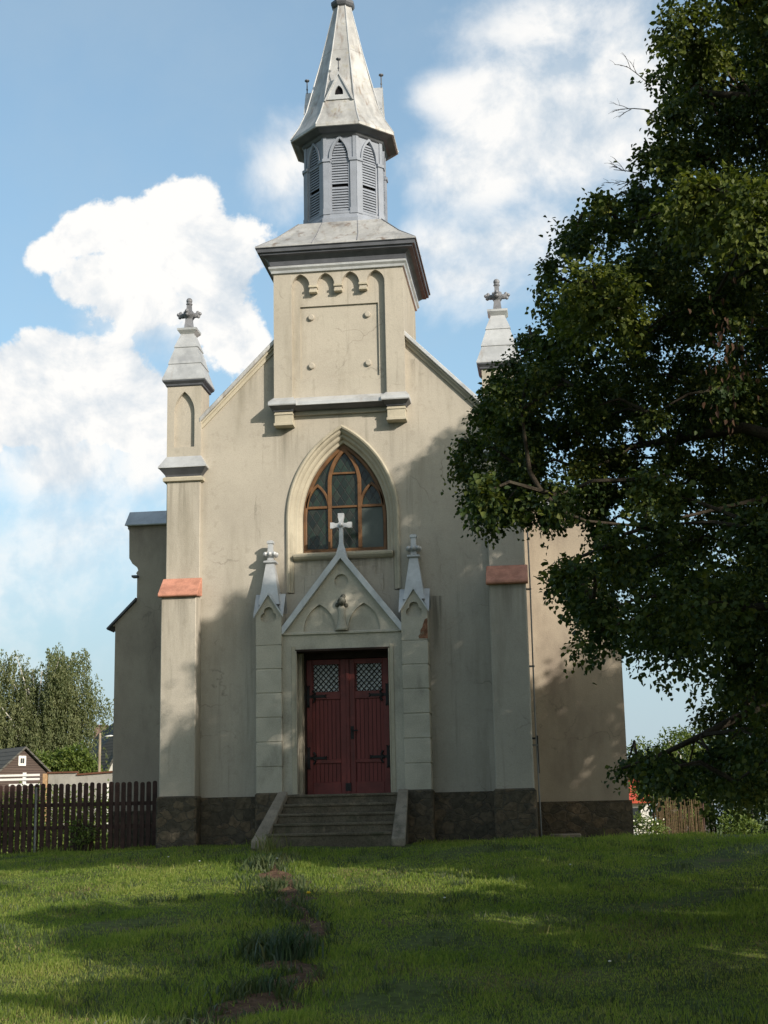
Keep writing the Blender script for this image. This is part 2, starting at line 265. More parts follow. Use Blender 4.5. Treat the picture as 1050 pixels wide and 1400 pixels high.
def glass_lead():
    m, nt, b, out = new_mat('leaded_glass'); N = nt.nodes; L = nt.links
    tc = N.new('ShaderNodeTexCoord'); sp = N.new('ShaderNodeSeparateXYZ'); L.new(tc.outputs['Object'], sp.inputs[0])
    def line(sgn):
        a = N.new('ShaderNodeMath'); a.operation = 'MULTIPLY_ADD'; L.new(sp.outputs[2], a.inputs[0]); a.inputs[1].default_value = 0.62*sgn; L.new(sp.outputs[0], a.inputs[2])
        d = N.new('ShaderNodeMath'); d.operation = 'DIVIDE'; L.new(a.outputs[0], d.inputs[0]); d.inputs[1].default_value = 0.155
        f = N.new('ShaderNodeMath'); f.operation = 'FRACT'; L.new(d.outputs[0], f.inputs[0])
        p = N.new('ShaderNodeMath'); p.operation = 'PINGPONG'; L.new(f.outputs[0], p.inputs[0]); p.inputs[1].default_value = 0.5
        return p.outputs[0], d.outputs[0]
    (l1, d1), (l2, d2) = line(1), line(-1)
    mn = N.new('ShaderNodeMath'); mn.operation = 'MINIMUM'; L.new(l1, mn.inputs[0]); L.new(l2, mn.inputs[1])
    mr = N.new('ShaderNodeMapRange'); L.new(mn.outputs[0], mr.inputs[0]); mr.inputs[1].default_value = 0.035; mr.inputs[2].default_value = 0.07
    vo = N.new('ShaderNodeCombineXYZ')
    for i, d in enumerate((d1, d2)):
        f = N.new('ShaderNodeMath'); f.operation = 'FLOOR'; L.new(d, f.inputs[0]); L.new(f.outputs[0], vo.inputs[i])
    wn = N.new('ShaderNodeTexWhiteNoise'); L.new(vo.outputs[0], wn.inputs['Vector'])
    cr = N.new('ShaderNodeValToRGB'); L.new(wn.outputs['Value'], cr.inputs[0])
    cr.color_ramp.elements[0].color = (0.009, 0.013, 0.012, 1); cr.color_ramp.elements[1].color = (0.024, 0.026, 0.021, 1)
    k = cr.color_ramp.elements.new(0.85); k.color = (0.020, 0.034, 0.024, 1)
    mx = N.new('ShaderNodeMixRGB'); L.new(mr.outputs[0], mx.inputs[0]); mx.inputs[1].default_value = (0.02, 0.02, 0.02, 1); L.new(cr.outputs[0], mx.inputs[2])
    L.new(mx.outputs[0], b.inputs['Base Color']); b.inputs['Roughness'].default_value = 0.18; b.inputs['Specular IOR Level'].default_value = 0.4
    bp = N.new('ShaderNodeBump'); bp.inputs['Strength'].default_value = 0.5; bp.inputs['Distance'].default_value = 0.01
    h = N.new('ShaderNodeMath'); h.operation = 'MULTIPLY_ADD'; L.new(wn.outputs['Value'], h.inputs[0]); h.inputs[1].default_value = 0.3; L.new(mr.outputs[0], h.inputs[2])
    L.new(h.outputs[0], bp.inputs['Height']); L.new(bp.outputs[0], b.inputs['Normal'])
    return m
leadglass = glass_lead()
boardpane = surf('grey_green_board', (0.085, 0.105, 0.10), 0.6, 0.3, var=0.08, vscale=3, bump=0.05)
curtainglass = surf('pale_curtained_glass', (0.50, 0.52, 0.52), 0.4, 0.4, var=0.25, vscale=6, bump=0.0)
darkglass = surf('dark_glass', (0.03, 0.035, 0.04), 0.15, 0.5, var=0.1, bump=0.0)
darkvoid = surf('dark_infill', (0.012, 0.012, 0.014), 0.9, 0.1, var=0.1, bump=0.0)  # near-black sheets: the shade inside louvres, dormers and window put into the colour

def leafmat(name, cols, trans=0.35, rough=0.5, spec=0.35, nscale=1.5):
    """leaf colours vary leaf by leaf (random per island) and bough by bough (noise)"""
    m, nt, b, out = new_mat(name); N = nt.nodes; L = nt.links
    ge = N.new('ShaderNodeNewGeometry'); tc = N.new('ShaderNodeTexCoord')
    nz = N.new('ShaderNodeTexNoise'); L.new(tc.outputs['Object'], nz.inputs['Vector']); nz.inputs['Scale'].default_value = nscale; nz.inputs['Detail'].default_value = 3
    ad = N.new('ShaderNodeMath'); ad.operation = 'MULTIPLY_ADD'; L.new(ge.outputs['Random Per Island'], ad.inputs[0]); ad.inputs[1].default_value = 0.55
    s = N.new('ShaderNodeMath'); s.operation = 'MULTIPLY_ADD'; L.new(nz.outputs[0], s.inputs[0]); s.inputs[1].default_value = 1.0; s.inputs[2].default_value = -0.25
    L.new(s.outputs[0], ad.inputs[2])
    cr = N.new('ShaderNodeValToRGB'); L.new(ad.outputs[0], cr.inputs[0])
    el = cr.color_ramp.elements; el[0].color = col4(cols[0]); el[1].color = col4(cols[-1])
    for i, c in enumerate(cols[1:-1]): k = el.new((i+1)/(len(cols)-1)); k.color = col4(c)
    L.new(cr.outputs[0], b.inputs['Base Color']); b.inputs['Roughness'].default_value = rough; b.inputs['Specular IOR Level'].default_value = spec
    if trans:
        tr = N.new('ShaderNodeBsdfTranslucent'); mx = N.new('ShaderNodeMixShader'); mx.inputs[0].default_value = trans
        hs = N.new('ShaderNodeMixRGB'); hs.blend_type = 'MULTIPLY'; hs.inputs[0].default_value = 1; L.new(cr.outputs[0], hs.inputs[1]); hs.inputs[2].default_value = (1.5, 1.5, 0.6, 1)
        L.new(hs.outputs[0], tr.inputs[0]); L.new(b.outputs[0], mx.inputs[1]); L.new(tr.outputs[0], mx.inputs[2]); L.new(mx.outputs[0], out.inputs[0])
    return m
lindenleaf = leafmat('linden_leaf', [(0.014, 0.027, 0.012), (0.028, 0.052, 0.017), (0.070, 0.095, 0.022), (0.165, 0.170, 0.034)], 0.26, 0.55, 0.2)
sunlitleaf = leafmat('sunlit_linden_leaf', [(0.026, 0.045, 0.014), (0.075, 0.10, 0.022), (0.16, 0.175, 0.035)], 0.35, 0.5, 0.25, 2.0)  # linden leaf made lighter and yellower: sunlight painted on a few boughs
birchleaf = leafmat('birch_leaf', [(0.075, 0.10, 0.050), (0.14, 0.165, 0.075), (0.22, 0.23, 0.12)], 0.4, 0.5, 0.3, 0.8)
shrubleaf = leafmat('shrub_leaf', [(0.05, 0.09, 0.022), (0.095, 0.14, 0.03), (0.16, 0.19, 0.045)], 0.3, 0.5, 0.3, 0.8)
darkleaf = leafmat('dark_shrub_leaf', [(0.022, 0.042, 0.018), (0.05, 0.075, 0.026), (0.09, 0.11, 0.04)], 0.3, 0.5, 0.3, 1.0)
grassmat = leafmat('grass_blade', [(0.062, 0.105, 0.028), (0.145, 0.215, 0.048), (0.255, 0.305, 0.072), (0.38, 0.35, 0.15)], 0.55, 0.55, 0.25, 0.55)
swordleaf = leafmat('sword_leaf', [(0.020, 0.045, 0.026), (0.038, 0.070, 0.036), (0.065, 0.10, 0.045)], 0.2, 0.45, 0.35, 2)
weedleaf = leafmat('weed_leaf', [(0.026, 0.045, 0.022), (0.050, 0.078, 0.032), (0.085, 0.11, 0.045), (0.13, 0.12, 0.06)], 0.25, 0.5, 0.3, 2)
drygrass = leafmat('dry_grass_blade', [(0.12, 0.105, 0.045), (0.20, 0.165, 0.08), (0.30, 0.235, 0.13)], 0.3, 0.6, 0.2, 2)
paleblade = leafmat('pale_grass', [(0.07, 0.11, 0.03), (0.16, 0.18, 0.06), (0.30, 0.27, 0.12)], 0.3, 0.5, 0.3, 2)
deadleaf = leafmat('withered_leaf', [(0.025, 0.013, 0.009), (0.05, 0.026, 0.016), (0.08, 0.045, 0.025)], 0.2, 0.7, 0.2, 2)
whitepetal = leafmat('white_petal', [(0.6, 0.58, 0.5), (0.8, 0.78, 0.72)], 0.2, 0.6, 0.2, 2)

def lawnmat():
    m, nt, b, out = new_mat('lawn_ground'); N = nt.nodes; L = nt.links
    tc = N.new('ShaderNodeTexCoord')
    def nz(s, d=6):
        n = N.new('ShaderNodeTexNoise'); L.new(tc.outputs['Object'], n.inputs['Vector']); n.inputs['Scale'].default_value = s; n.inputs['Detail'].default_value = d; n.inputs['Roughness'].default_value = 0.65
        return n.outputs[0]
    def ramp(v, stops):
        c = N.new('ShaderNodeValToRGB'); L.new(v, c.inputs[0]); e = c.color_ramp.elements
        e[0].position, e[0].color = stops[0][0], col4(stops[0][1]); e[1].position, e[1].color = stops[-1][0], col4(stops[-1][1])
        for p, q in stops[1:-1]: k = e.new(p); k.color = col4(q)
        return c.outputs[0]
    a = ramp(nz(0.7), [(0.3, (0.085, 0.115, 0.036)), (0.55, (0.12, 0.145, 0.048)), (0.75, (0.18, 0.165, 0.08))])
    g = ramp(nz(9, 8), [(0.3, (0.45, 0.45, 0.45)), (0.7, (1.25, 1.25, 1.2))])
    mx = N.new('ShaderNodeMixRGB'); mx.blend_type = 'MULTIPLY'; mx.inputs[0].default_value = 1; L.new(a, mx.inputs[1]); L.new(g, mx.inputs[2])
    br = N.new('ShaderNodeMapRange'); br.interpolation_type = 'SMOOTHSTEP'; L.new(nz(0.9, 7), br.inputs[0]); br.inputs[1].default_value = 0.58; br.inputs[2].default_value = 0.72; br.inputs[4].default_value = 0.75
    m2 = N.new('ShaderNodeMixRGB'); L.new(br.outputs[0], m2.inputs[0]); L.new(mx.outputs[0], m2.inputs[1]); m2.inputs[2].default_value = (0.15, 0.115, 0.065, 1)
    L.new(m2.outputs[0], b.inputs['Base Color']); b.inputs['Roughness'].default_value = 0.95; b.inputs['Specular IOR Level'].default_value = 0.1
    bp = N.new('ShaderNodeBump'); bp.inputs['Strength'].default_value = 0.8; bp.inputs['Distance'].default_value = 0.04; L.new(nz(25, 5), bp.inputs['Height']); L.new(bp.outputs[0], b.inputs['Normal'])
    return m
lawn_m = lawnmat()

# ------------------------------------------------------------------ helpers
def link(name, me, mat, parent=None, smooth=False):
    me.materials.append(mat)
    o = bpy.data.objects.new(name, me); C.objects.link(o)
    if parent is not None: o.parent = parent
    if smooth:
        me.polygons.foreach_set('use_smooth', [True]*len(me.polygons))
    return o
def tag(o, label, cat, group=None, kind=None):
    if label: o['label'] = label
    if cat: o['category'] = cat
    if group: o['group'] = group
    if kind: o['kind'] = kind
    return o
def thing(name, label, cat, loc=(0, 0, 0), group=None):
    o = bpy.data.objects.new(name, None); C.objects.link(o); o.empty_display_size = 0.3
    o.location = loc
    return tag(o, label, cat, group)
class MB:
    """collects boxes, prisms, rings and tubes and links them as one mesh object"""
    def __init__(s): s.v = []; s.f = []
    def add(s, vs, fs):
        o = len(s.v); s.v += [tuple(p) for p in vs]; s.f += [tuple(i+o for i in f) for f in fs]; return s
    def box(s, x0, x1, y0, y1, z0, z1):
        v = [(x, y, z) for z in (z0, z1) for y in (y0, y1) for x in (x0, x1)]
        return s.add(v, [(0, 2, 3, 1), (4, 5, 7, 6), (0, 1, 5, 4), (2, 6, 7, 3), (0, 4, 6, 2), (1, 3, 7, 5)])
    def prism(s, poly, y0, y1):           # polygon in XZ pushed along Y
        n = len(poly)
        v = [(x, y0, z) for x, z in poly] + [(x, y1, z) for x, z in poly]
        return s.add(v, [tuple(range(n)), tuple(range(2*n-1, n-1, -1))] + [(i, i+n, (i+1) % n+n, (i+1) % n) for i in range(n)])
    def prismx(s, poly, x0, x1):          # polygon in YZ pushed along X
        n = len(poly)
        v = [(x0, y, z) for y, z in poly] + [(x1, y, z) for y, z in poly]
        return s.add(v, [tuple(range(n)), tuple(range(2*n-1, n-1, -1))] + [(i, i+n, (i+1) % n+n, (i+1) % n) for i in range(n)])
    def rings(s, rings, cap0=True, cap1=True, closed=True):
        n = len(rings[0]); v = [p for r in rings for p in r]; f = []
        for k in range(len(rings)-1):
            for i in range(n if closed else n-1):
                j = (i+1) % n
                f.append((k*n+i, k*n+j, (k+1)*n+j, (k+1)*n+i))
        if cap0: f.append(tuple(range(n-1, -1, -1)))
        if cap1: f.append(tuple((len(rings)-1)*n+i for i in range(n)))
        return s.add(v, f)
    def tube(s, pts, rad, n=8):
        pts = [Vector(p) for p in pts]; rr = rad if isinstance(rad, (list, tuple)) else [rad]*len(pts); R_ = []
        for i, p in enumerate(pts):
            d = (pts[min(i+1, len(pts)-1)] - pts[max(i-1, 0)]).normalized()
            a = d.orthogonal().normalized() if i == 0 else (a - d*a.dot(d)).normalized()
            b = d.cross(a)
            R_.append([p + (a*math.cos(2*math.pi*k/n) + b*math.sin(2*math.pi*k/n))*rr[i] for k in range(n)])
        return s.rings(R_)
    def lathe(s, prof, cx, cy, n=16):     # prof: (radius, z)
        return s.rings([[(cx+r*math.cos(2*math.pi*k/n), cy+r*math.sin(2*math.pi*k/n), z) for k in range(n)] for r, z in prof])
    def ball(s, c, r, n=10, m=7, sq=1.0):
        pr = [(max(1e-3, r*math.sin(math.pi*i/m)), c[2]-r*sq*math.cos(math.pi*i/m)) for i in range(m+1)]
        return s.lathe(pr, c[0], c[1], n)
    def square(s, prof, cx, cy):          # prof: (half width, z): a square-plan moulding or roof
        return s.rings([[(cx-h, cy-h, z), (cx+h, cy-h, z), (cx+h, cy+h, z), (cx-h, cy+h, z)] for h, z in prof])
    def octa(s, prof, cx, cy):            # prof: (apothem, z), faces square to the axes
        k = 1/math.cos(math.pi/8)
        return s.rings([[(cx+a*k*math.cos(math.pi/8+i*math.pi/4), cy+a*k*math.sin(math.pi/8+i*math.pi/4), z) for i in range(8)] for a, z in prof])
    def sweep(s, path, prof):             # path: list of curves, one per profile point: [(x, y, z), ...]
        return s.rings(list(zip(*[])) if False else [list(r) for r in zip(*path)], True, True, closed=True)
    def push(s, dy):
        s.v = [(x, y+dy, z) for x, y, z in s.v]; return s
    def build(s, name, mat, parent=None, smooth=False, bevel=0.0, seg=1):
        me = bpy.data.meshes.new(name); me.from_pydata(s.v, [], s.f); me.update()
        bm = bmesh.new(); bm.from_mesh(me); bmesh.ops.recalc_face_normals(bm, faces=bm.faces); bm.to_mesh(me); bm.free()
        o = link(name, me, mat, parent, smooth)
        if bevel:
            md = o.modifiers.new('bevel', 'BEVEL'); md.width = bevel; md.segments = seg; md.limit_method = 'ANGLE'; md.angle_limit = R(35)
        return o
def plate(outer, holes, y0, y1):
    """flat slab with openings: returns an MB holding it"""
    bm = bmesh.new(); loops = []; ed = []
    for lp in [outer] + list(holes):
        vs = [bm.verts.new((x, y0, z)) for x, z in lp]; loops.append(vs)
        for i in range(len(vs)): ed.append(bm.edges.new((vs[i], vs[(i+1) % len(vs)])))
    bmesh.ops.triangle_fill(bm, use_beauty=True, use_dissolve=False, edges=ed, normal=(0, -1, 0))
    bm.verts.index_update(); n = len(bm.verts)
    v = [tuple(q.co) for q in bm.verts]; f = [tuple(q.index for q in fc.verts) for fc in bm.faces]
    li = [[q.index for q in vs] for vs in loops]; bm.free()
    m = MB(); vs = v + [(x, y1, z) for x, _, z in v]
    fs = f + [tuple(i+n for i in reversed(q)) for q in f]
    for lp in li:
        for i in range(len(lp)):
            a, b = lp[i], lp[(i+1) % len(lp)]; fs.append((a, b, b+n, a+n))
    return m.add(vs, fs)
def arch(cx, w, zs, h, n=10):
    """pointed arch from left spring over the apex to right spring: half width w, rise h"""
    Rr = (w*w+h*h)/(2*w); c = Rr-w; out = []
    a1 = math.atan2(h, -c) if False else math.acos(max(-1, min(1, -c/Rr)))
    # left arc: centre (cx + c, zs) radius Rr from angle pi to the apex
    a_end = math.pi - math.asin(min(1, h/Rr)) if c >= 0 else math.asin(min(1, h/Rr))
    for i in range(n+1):
        a = math.pi + (a_end-math.pi)*i/n
        out.append((cx+c+Rr*math.cos(a), zs+Rr*math.sin(a)))
    right = [(2*cx-x, z) for x, z in reversed(out[:-1])]
    return out + right
def opening(cx, w, z0, zs, h, n=10):
    return [(cx-w, z0)] + arch(cx, w, zs, h, n) + [(cx+w, z0)]
def arc_sweep(cx, w, z0, zs, h, prof, n=14):
    """moulding round a pointed opening; prof = (inset from the outer edge, y) closed profile"""
    Rr = (w*w+h*h)/(2*w); c = Rr-w; rows = []
    for d, y in prof:
        r = Rr-d; hh = math.sqrt(max(1e-6, r*r-c*c))
        rows.append([(x, y, z) for x, z in opening(cx, w-d, z0, zs, hh, n)])
    m = MB(); k = len(rows[0]); ring = [[rows[j][i] for j in range(len(rows))] for i in range(k)]
    return m.rings(ring)
def trefoil(cx, cz, r, n=36):
    return [(cx + r*(0.62+0.38*abs(math.cos(1.5*(t-math.pi/2)))**0.8)*math.cos(t), cz + r*(0.62+0.38*abs(math.cos(1.5*(t-math.pi/2)))**0.8)*math.sin(t)) for t in [2*math.pi*i/n for i in range(n)]]
def circle(cx, cz, r, n=24): return [(cx+r*math.cos(2*math.pi*i/n), cz+r*math.sin(2*math.pi*i/n)) for i in range(n)]

def ground_z(x, y):
    """height of the lawn: rises from the camera to the church, falls gently away behind"""
    x = np.asarray(x, float); y = np.asarray(y, float)
    z = np.interp(y, [-80, -27, -20, -14, -8, -1.5, 0.5, 6, 30, 90, 400, 3000], [-2.6, -1.38, -1.36, -1.24, -0.68, -0.05, 0.0, -0.12, -1.0, -1.6, -3.0, -6.0])
    z = z - 0.16*np.clip((-x-2.5)/4.0, 0, 1)*np.exp(-((y-0.0)/7.0)**2)
    z = z + 0.018*np.sin(x*1.9+y*0.7)*np.sin(y*1.3-x*0.4) + 0.012*np.sin(x*4.1-y*2.2)
    return z
def gz(x, y): return float(ground_z(x, y))
def mesh_np(name, verts, loops_per_face, idx, mat, parent=None):
    me = bpy.data.meshes.new(name); nf = len(idx)//loops_per_face
    me.vertices.add(len(verts)); me.vertices.foreach_set('co', np.asarray(verts, np.float32).ravel())
    me.loops.add(len(idx)); me.loops.foreach_set('vertex_index', np.asarray(idx, np.int32))
    me.polygons.add(nf); me.polygons.foreach_set('loop_start', np.arange(0, len(idx), loops_per_face, dtype=np.int32))
    me.update(calc_edges=True); me.validate()
    return link(name, me, mat, parent)
def leaves_mesh(name, P, D, Nn, Ln, W, mat, parent=None, fold=0.18):
    """many small folded leaves: base P, direction D, rough normal Nn, length Ln, width W (arrays)"""
    D = D/np.linalg.norm(D, axis=1, keepdims=True); S = np.cross(D, Nn); S /= np.linalg.norm(S, axis=1, keepdims=True)+1e-9; Nn = np.cross(S, D)
    Ln = Ln[:, None]; W = W[:, None]
    v0 = P; v1 = P+D*Ln*0.28+S*W*0.5+Nn*W*fold; v2 = P+D*Ln*0.68+S*W*0.36+Nn*W*fold*0.7; v3 = P+D*Ln-Nn*Ln*0.12
    v4 = P+D*Ln*0.68-S*W*0.36+Nn*W*fold*0.7; v5 = P+D*Ln*0.28-S*W*0.5+Nn*W*fold
    V = np.stack([v0, v1, v2, v3, v4, v5], 1).reshape(-1, 3); n = len(P)
    b = (np.arange(n)*6)[:, None]
    I = np.concatenate([b+np.array([0, 1, 2, 3]), b+np.array([0, 3, 4, 5])], 1).reshape(-1)
    return mesh_np(name, V, 4, I, mat, parent)
def blades_mesh(name, P, H, W, lean, mat, parent=None, ang=None, rng=None):
    """grass blades: two segments, bending over"""
    n = len(P); a = rng.uniform(0, 2*np.pi, n) if ang is None else ang
    S = np.stack([np.cos(a), np.sin(a), np.zeros(n)], 1)*W[:, None]*0.5
    b = rng.uniform(0, 2*np.pi, n); Ld = np.stack([np.cos(b), np.sin(b), np.zeros(n)], 1)*lean[:, None]
    Z = np.array([0, 0, 1.0])
    m = P+Ld*0.35*H[:, None]+Z*H[:, None]*0.6; t = P+Ld*H[:, None]+Z*H[:, None]*np.sqrt(np.clip(1-lean**2*0.6, 0.2, 1))[:, None]
    V = np.stack([P-S, P+S, m+S*0.8, m-S*0.8, t], 1).reshape(-1, 3)
    k = (np.arange(n)*5)[:, None]
    I = np.concatenate([k+np.array([0, 1, 2]), k+np.array([0, 2, 3]), k+np.array([3, 2, 4])], 1).reshape(-1)
    return mesh_np(name, V, 3, I, mat, parent)
def unit(v): return v/(np.linalg.norm(v, axis=-1, keepdims=True)+1e-9)
# ------------------------------------------------------------------ ground
def build_ground():
    xs = np.unique(np.concatenate([np.linspace(-9, 9, 91), np.linspace(-30, 30, 61), np.linspace(-150, 150, 41), np.linspace(-3000, 3000, 21)]))
    ys = np.unique(np.concatenate([np.linspace(-18, 2, 101), np.linspace(-60, 40, 81), np.linspace(-80, 400, 41), np.linspace(400, 3000, 8)]))
    Xg, Yg = np.meshgrid(xs, ys); Z = ground_z(Xg, Yg)
    V = np.stack([Xg, Yg, Z], -1).reshape(-1, 3); nx = len(xs); i = np.arange(len(ys)-1)[:, None]*nx + np.arange(nx-1)[None]
    I = np.stack([i, i+1, i+1+nx, i+nx], -1).reshape(-1)
    o = mesh_np('lawn', V, 4, I, lawn_m); o['kind'] = 'structure'
    o.data.polygons.foreach_set('use_smooth', [True]*len(o.data.polygons))
build_ground()

# ------------------------------------------------------------------ the church
church = thing('church', 'beige plastered chapel with pointed gable, red double door and grey bell turret', 'church')
# facade wall with its window and door openings
gab = lambda x: 10.62 - abs(x)*1.02
fac = [(-3.30, 0.80), (-0.86, 0.80), (-0.86, 3.43), (0.86, 3.43), (0.86, 0.80), (3.30, 0.80), (3.30, 7.0), (2.75, gab(2.75)), (0, gab(0)), (-2.75, gab(2.75)), (-3.30, 7.0)]
WZ, WH, WW = 5.92, 1.77, 1.06
plate(fac, [opening(0, WW-0.02, 4.50, WZ, WH-0.03)], 0.0, 0.36).build('facade_wall', plaster, church)
for sg in (-1, 1): MB().box(*sorted((sg*3.30, sg*3.0)), 0.36, 2.5, 0.6, 7.0).build('bay_side_wall', plaster, church)
MB().box(-3.36, 3.36, -0.07, 0.6, -0.5, 0.83).build('plinth', rubblemat, church)

# corner buttresses with tiled shoulders, and the pinnacles over them
for s in (-1, 1):
    x0, x1 = sorted((s*2.685, s*3.345))
    b = MB().box(x0, x1, -0.40, 0.3, 0.84, 4.50).box(x0+0.004, x1-0.004, -0.12, 0.3, 4.50, 6.80).build('buttress', plaster, church, bevel=0.015)
    MB().box(x0-0.035, x1+0.035, -0.455, 0.28, -0.5, 0.86).build('stone_base', rubblemat, b, bevel=0.03)
    MB().prismx([(-0.115, 4.86), (-0.485, 4.525), (-0.495, 4.475), (-0.455, 4.455), (-0.115, 4.50)], x0-0.045, x1+0.045).build('tile_cap', tile, b, bevel=0.012)
    cx, cy = (x0+x1)/2, 0.21
    p = plate([(x0, 7.18), (x1, 7.18), (x1, 8.62), (x0, 8.62)], [opening(cx-0.005*s, 0.20, 7.38, 8.06, 0.42)], -0.12, -0.04)
    p.box(x0, x1, -0.04, 0.54, 7.18, 8.62)
    pin = p.build('pinnacle', plaster, church)
    MB().square([(0.335, 6.70), (0.385, 6.715), (0.39, 6.77), (0.36, 6.80), (0.34, 6.805)], cx, cy).build('neck_moulding', trim, pin)
    MB().square([(0.338, 6.795), (0.355, 6.84), (0.45, 6.955)], cx, cy).build('ledge_cove', zinc_dark, pin)  # dark zinc puts the shade under the ledge into the cove's colour
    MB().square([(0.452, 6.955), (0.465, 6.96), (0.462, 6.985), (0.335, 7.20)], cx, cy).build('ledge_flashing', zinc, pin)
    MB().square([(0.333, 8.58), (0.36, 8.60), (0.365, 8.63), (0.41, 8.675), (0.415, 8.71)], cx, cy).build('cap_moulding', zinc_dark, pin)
    MB().square([(0.418, 8.70), (0.42, 8.72), (0.305, 9.07)], cx, cy).square([(0.325, 9.05), (0.325, 9.065), (0.215, 9.43)], cx, cy).square([(0.235, 9.41), (0.235, 9.425), (0.125, 9.72)], cx, cy)\
        .square([(0.13, 9.71), (0.19, 9.78), (0.195, 9.82), (0.10, 9.85)], cx, cy).build('zinc_cap', zinc, pin)
    cr = MB().square([(0.085, 9.83), (0.065, 10.0), (0.06, 10.10)], cx, cy).square([(0.05, 10.1), (0.042, 10.36)], cx, cy).lathe([(0.05, 10.34), (0.065, 10.36), (0.05, 10.39)], cx, cy, 12).ball((cx, cy, 10.43), 0.062)
    cr.square([(0.07, 10.06), (0.10, 10.12), (0.09, 10.19), (0.05, 10.22)], cx, cy)
    for dx, dy in ((1, 0), (-1, 0), (0, 1), (0, -1)):
        cr.tube([(cx+dx*q, cy+dy*q, 10.13+h) for q, h in ((0.05, 0), (0.13, -0.005), (0.19, 0.02))], [0.05, 0.055, 0.045], 8)
        cr.ball((cx+dx*0.185, cy+dy*0.185, 10.10), 0.038, 8, 5); cr.ball((cx+dx*0.215, cy+dy*0.215, 10.155), 0.036, 8, 5); cr.ball((cx+dx*0.17, cy+dy*0.17, 10.185), 0.034, 8, 5)
    cr.build('cross_finial', zinc_grey, pin)
# gable copings
for s in (-1, 1):
    a = lambda x, dz: (s*x, gab(x)+dz)
    MB().prism([a(1.22, 0.0), a(2.72, 0.0), a(2.72, 0.10), a(1.22, 0.10)], -0.13, 0.45).build('gable_coping', zinc if s > 0 else zinc_rust, church, bevel=0.01)
    MB().prism([a(1.22, -0.13), a(2.69, -0.13), a(2.69, -0.004), a(1.22, -0.004)], -0.04, 0.0).prism([a(1.22, -0.05), a(2.69, -0.05), a(2.69, -0.006), a(1.22, -0.006)], -0.085, -0.061).build('gable_moulding', trim, church)

# tower
tower = MB().box(-1.245, 1.245, -0.06, 2.24, 7.9, 10.76)
for s in (-1, 1):
    x0, x1 = sorted((s*0.90, s*1.25)); tower.box(x0, x1, -0.215, -0.06, 8.05, 10.76)
    tower.box(*sorted((s*1.2449, s*1.25)), -0.06, 2.25, 7.9, 10.76)
hd = [(-0.90, 10.755), (-0.90, 10.44)]
for k in range(4):
    cx = -0.725 + k*0.4833
    hd += arch(cx, 0.172, 10.44, 0.235, 6)[0:]
    if k < 3: hd += [(cx+0.172+0.004, 10.30), (cx+0.4833-0.172-0.004, 10.30)]
hd += [(0.90, 10.44), (0.90, 10.755)]
tower.prism(hd, -0.211, -0.10)
tw = tower.build('tower', plaster, church)
plate([(-0.899, 8.05), (0.899, 8.05), (0.899, 10.70), (-0.899, 10.70)], [[(-0.755, 8.60), (0.755, 8.60), (0.755, 10.05), (-0.755, 10.05)]], -0.10, -0.0595).build('panel_frame', plaster, tw)
for k in range(3):
    cx = -0.725 + (k+0.5)*0.4833; cb = MB()
    cb.box(cx-0.085, cx+0.085, -0.24, -0.10, 10.385, 10.43).box(cx-0.078, cx+0.078, -0.228, -0.10, 10.29, 10.335)
    cb.build('arch_corbel', trim, tw, bevel=0.006)
for bx in (-0.545, 0.545):
    for bz in (8.86, 9.83):
        m = MB(); n = 18
        m.rings([[(bx+r*math.cos(2*math.pi*i/n), y, bz+r*math.sin(2*math.pi*i/n)) for i in range(n)] for r, y in ((0.06, -0.05), (0.06, -0.10), (0.045, -0.112))]).build('boss', plaster, tw)
MB().prismx([(-0.10, 8.24), (-0.31, 8.11), (-0.325, 8.09), (-0.325, 8.03), (-0.12, 8.03)], -0.86, 0.86).build('ledge', zinc, tw)
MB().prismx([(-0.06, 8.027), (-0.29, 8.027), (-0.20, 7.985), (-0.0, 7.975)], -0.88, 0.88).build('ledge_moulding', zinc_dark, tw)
for s in (-1, 1):
    cx = s*1.07
    c = MB(); c.rings([[(cx-h, y0, z), (cx+h, y0, z), (cx+h, 0.02, z), (cx-h, 0.02, z)] for h, y0, z in ((0.18, -0.185, 8.24), (0.265, -0.37, 8.11), (0.268, -0.373, 8.055), (0.262, -0.365, 8.035))])
    c.build('pier_cap', zinc, tw)
    k = MB(); k.rings([[(cx-h, y0, z), (cx+h, y0, z), (cx+h, 0.02, z), (cx-h, 0.02, z)] for h, y0, z in ((0.255, -0.36, 8.033), (0.23, -0.31, 8.01), (0.19, -0.25, 7.975), (0.185, -0.24, 7.95))])
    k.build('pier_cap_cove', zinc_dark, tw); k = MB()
    k.box(cx-0.17, cx+0.17, -0.215, 0.02, 7.68, 7.945).box(cx-0.185, cx+0.185, -0.245, 0.02, 7.675, 7.725).box(cx-0.18, cx+0.18, -0.232, 0.02, 7.885, 7.915)
    k.build('pier_corbel', trim, tw, bevel=0.004)
MB().square([(1.25, 10.70), (1.285, 10.705), (1.295, 10.75), (1.33, 10.79), (1.335, 10.825), (1.31, 10.84)], 0, 1.03).build('lower_cornice', zinc, tw)
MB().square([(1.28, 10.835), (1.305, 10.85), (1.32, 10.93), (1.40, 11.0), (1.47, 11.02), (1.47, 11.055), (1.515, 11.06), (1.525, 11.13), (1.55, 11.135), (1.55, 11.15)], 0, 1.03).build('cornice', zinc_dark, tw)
rf = MB().square([(1.552, 11.146), (1.552, 11.165), (1.2, 11.46), (0.80, 11.90)], 0, 1.03).build('tower_roof', zinc_rust, church)
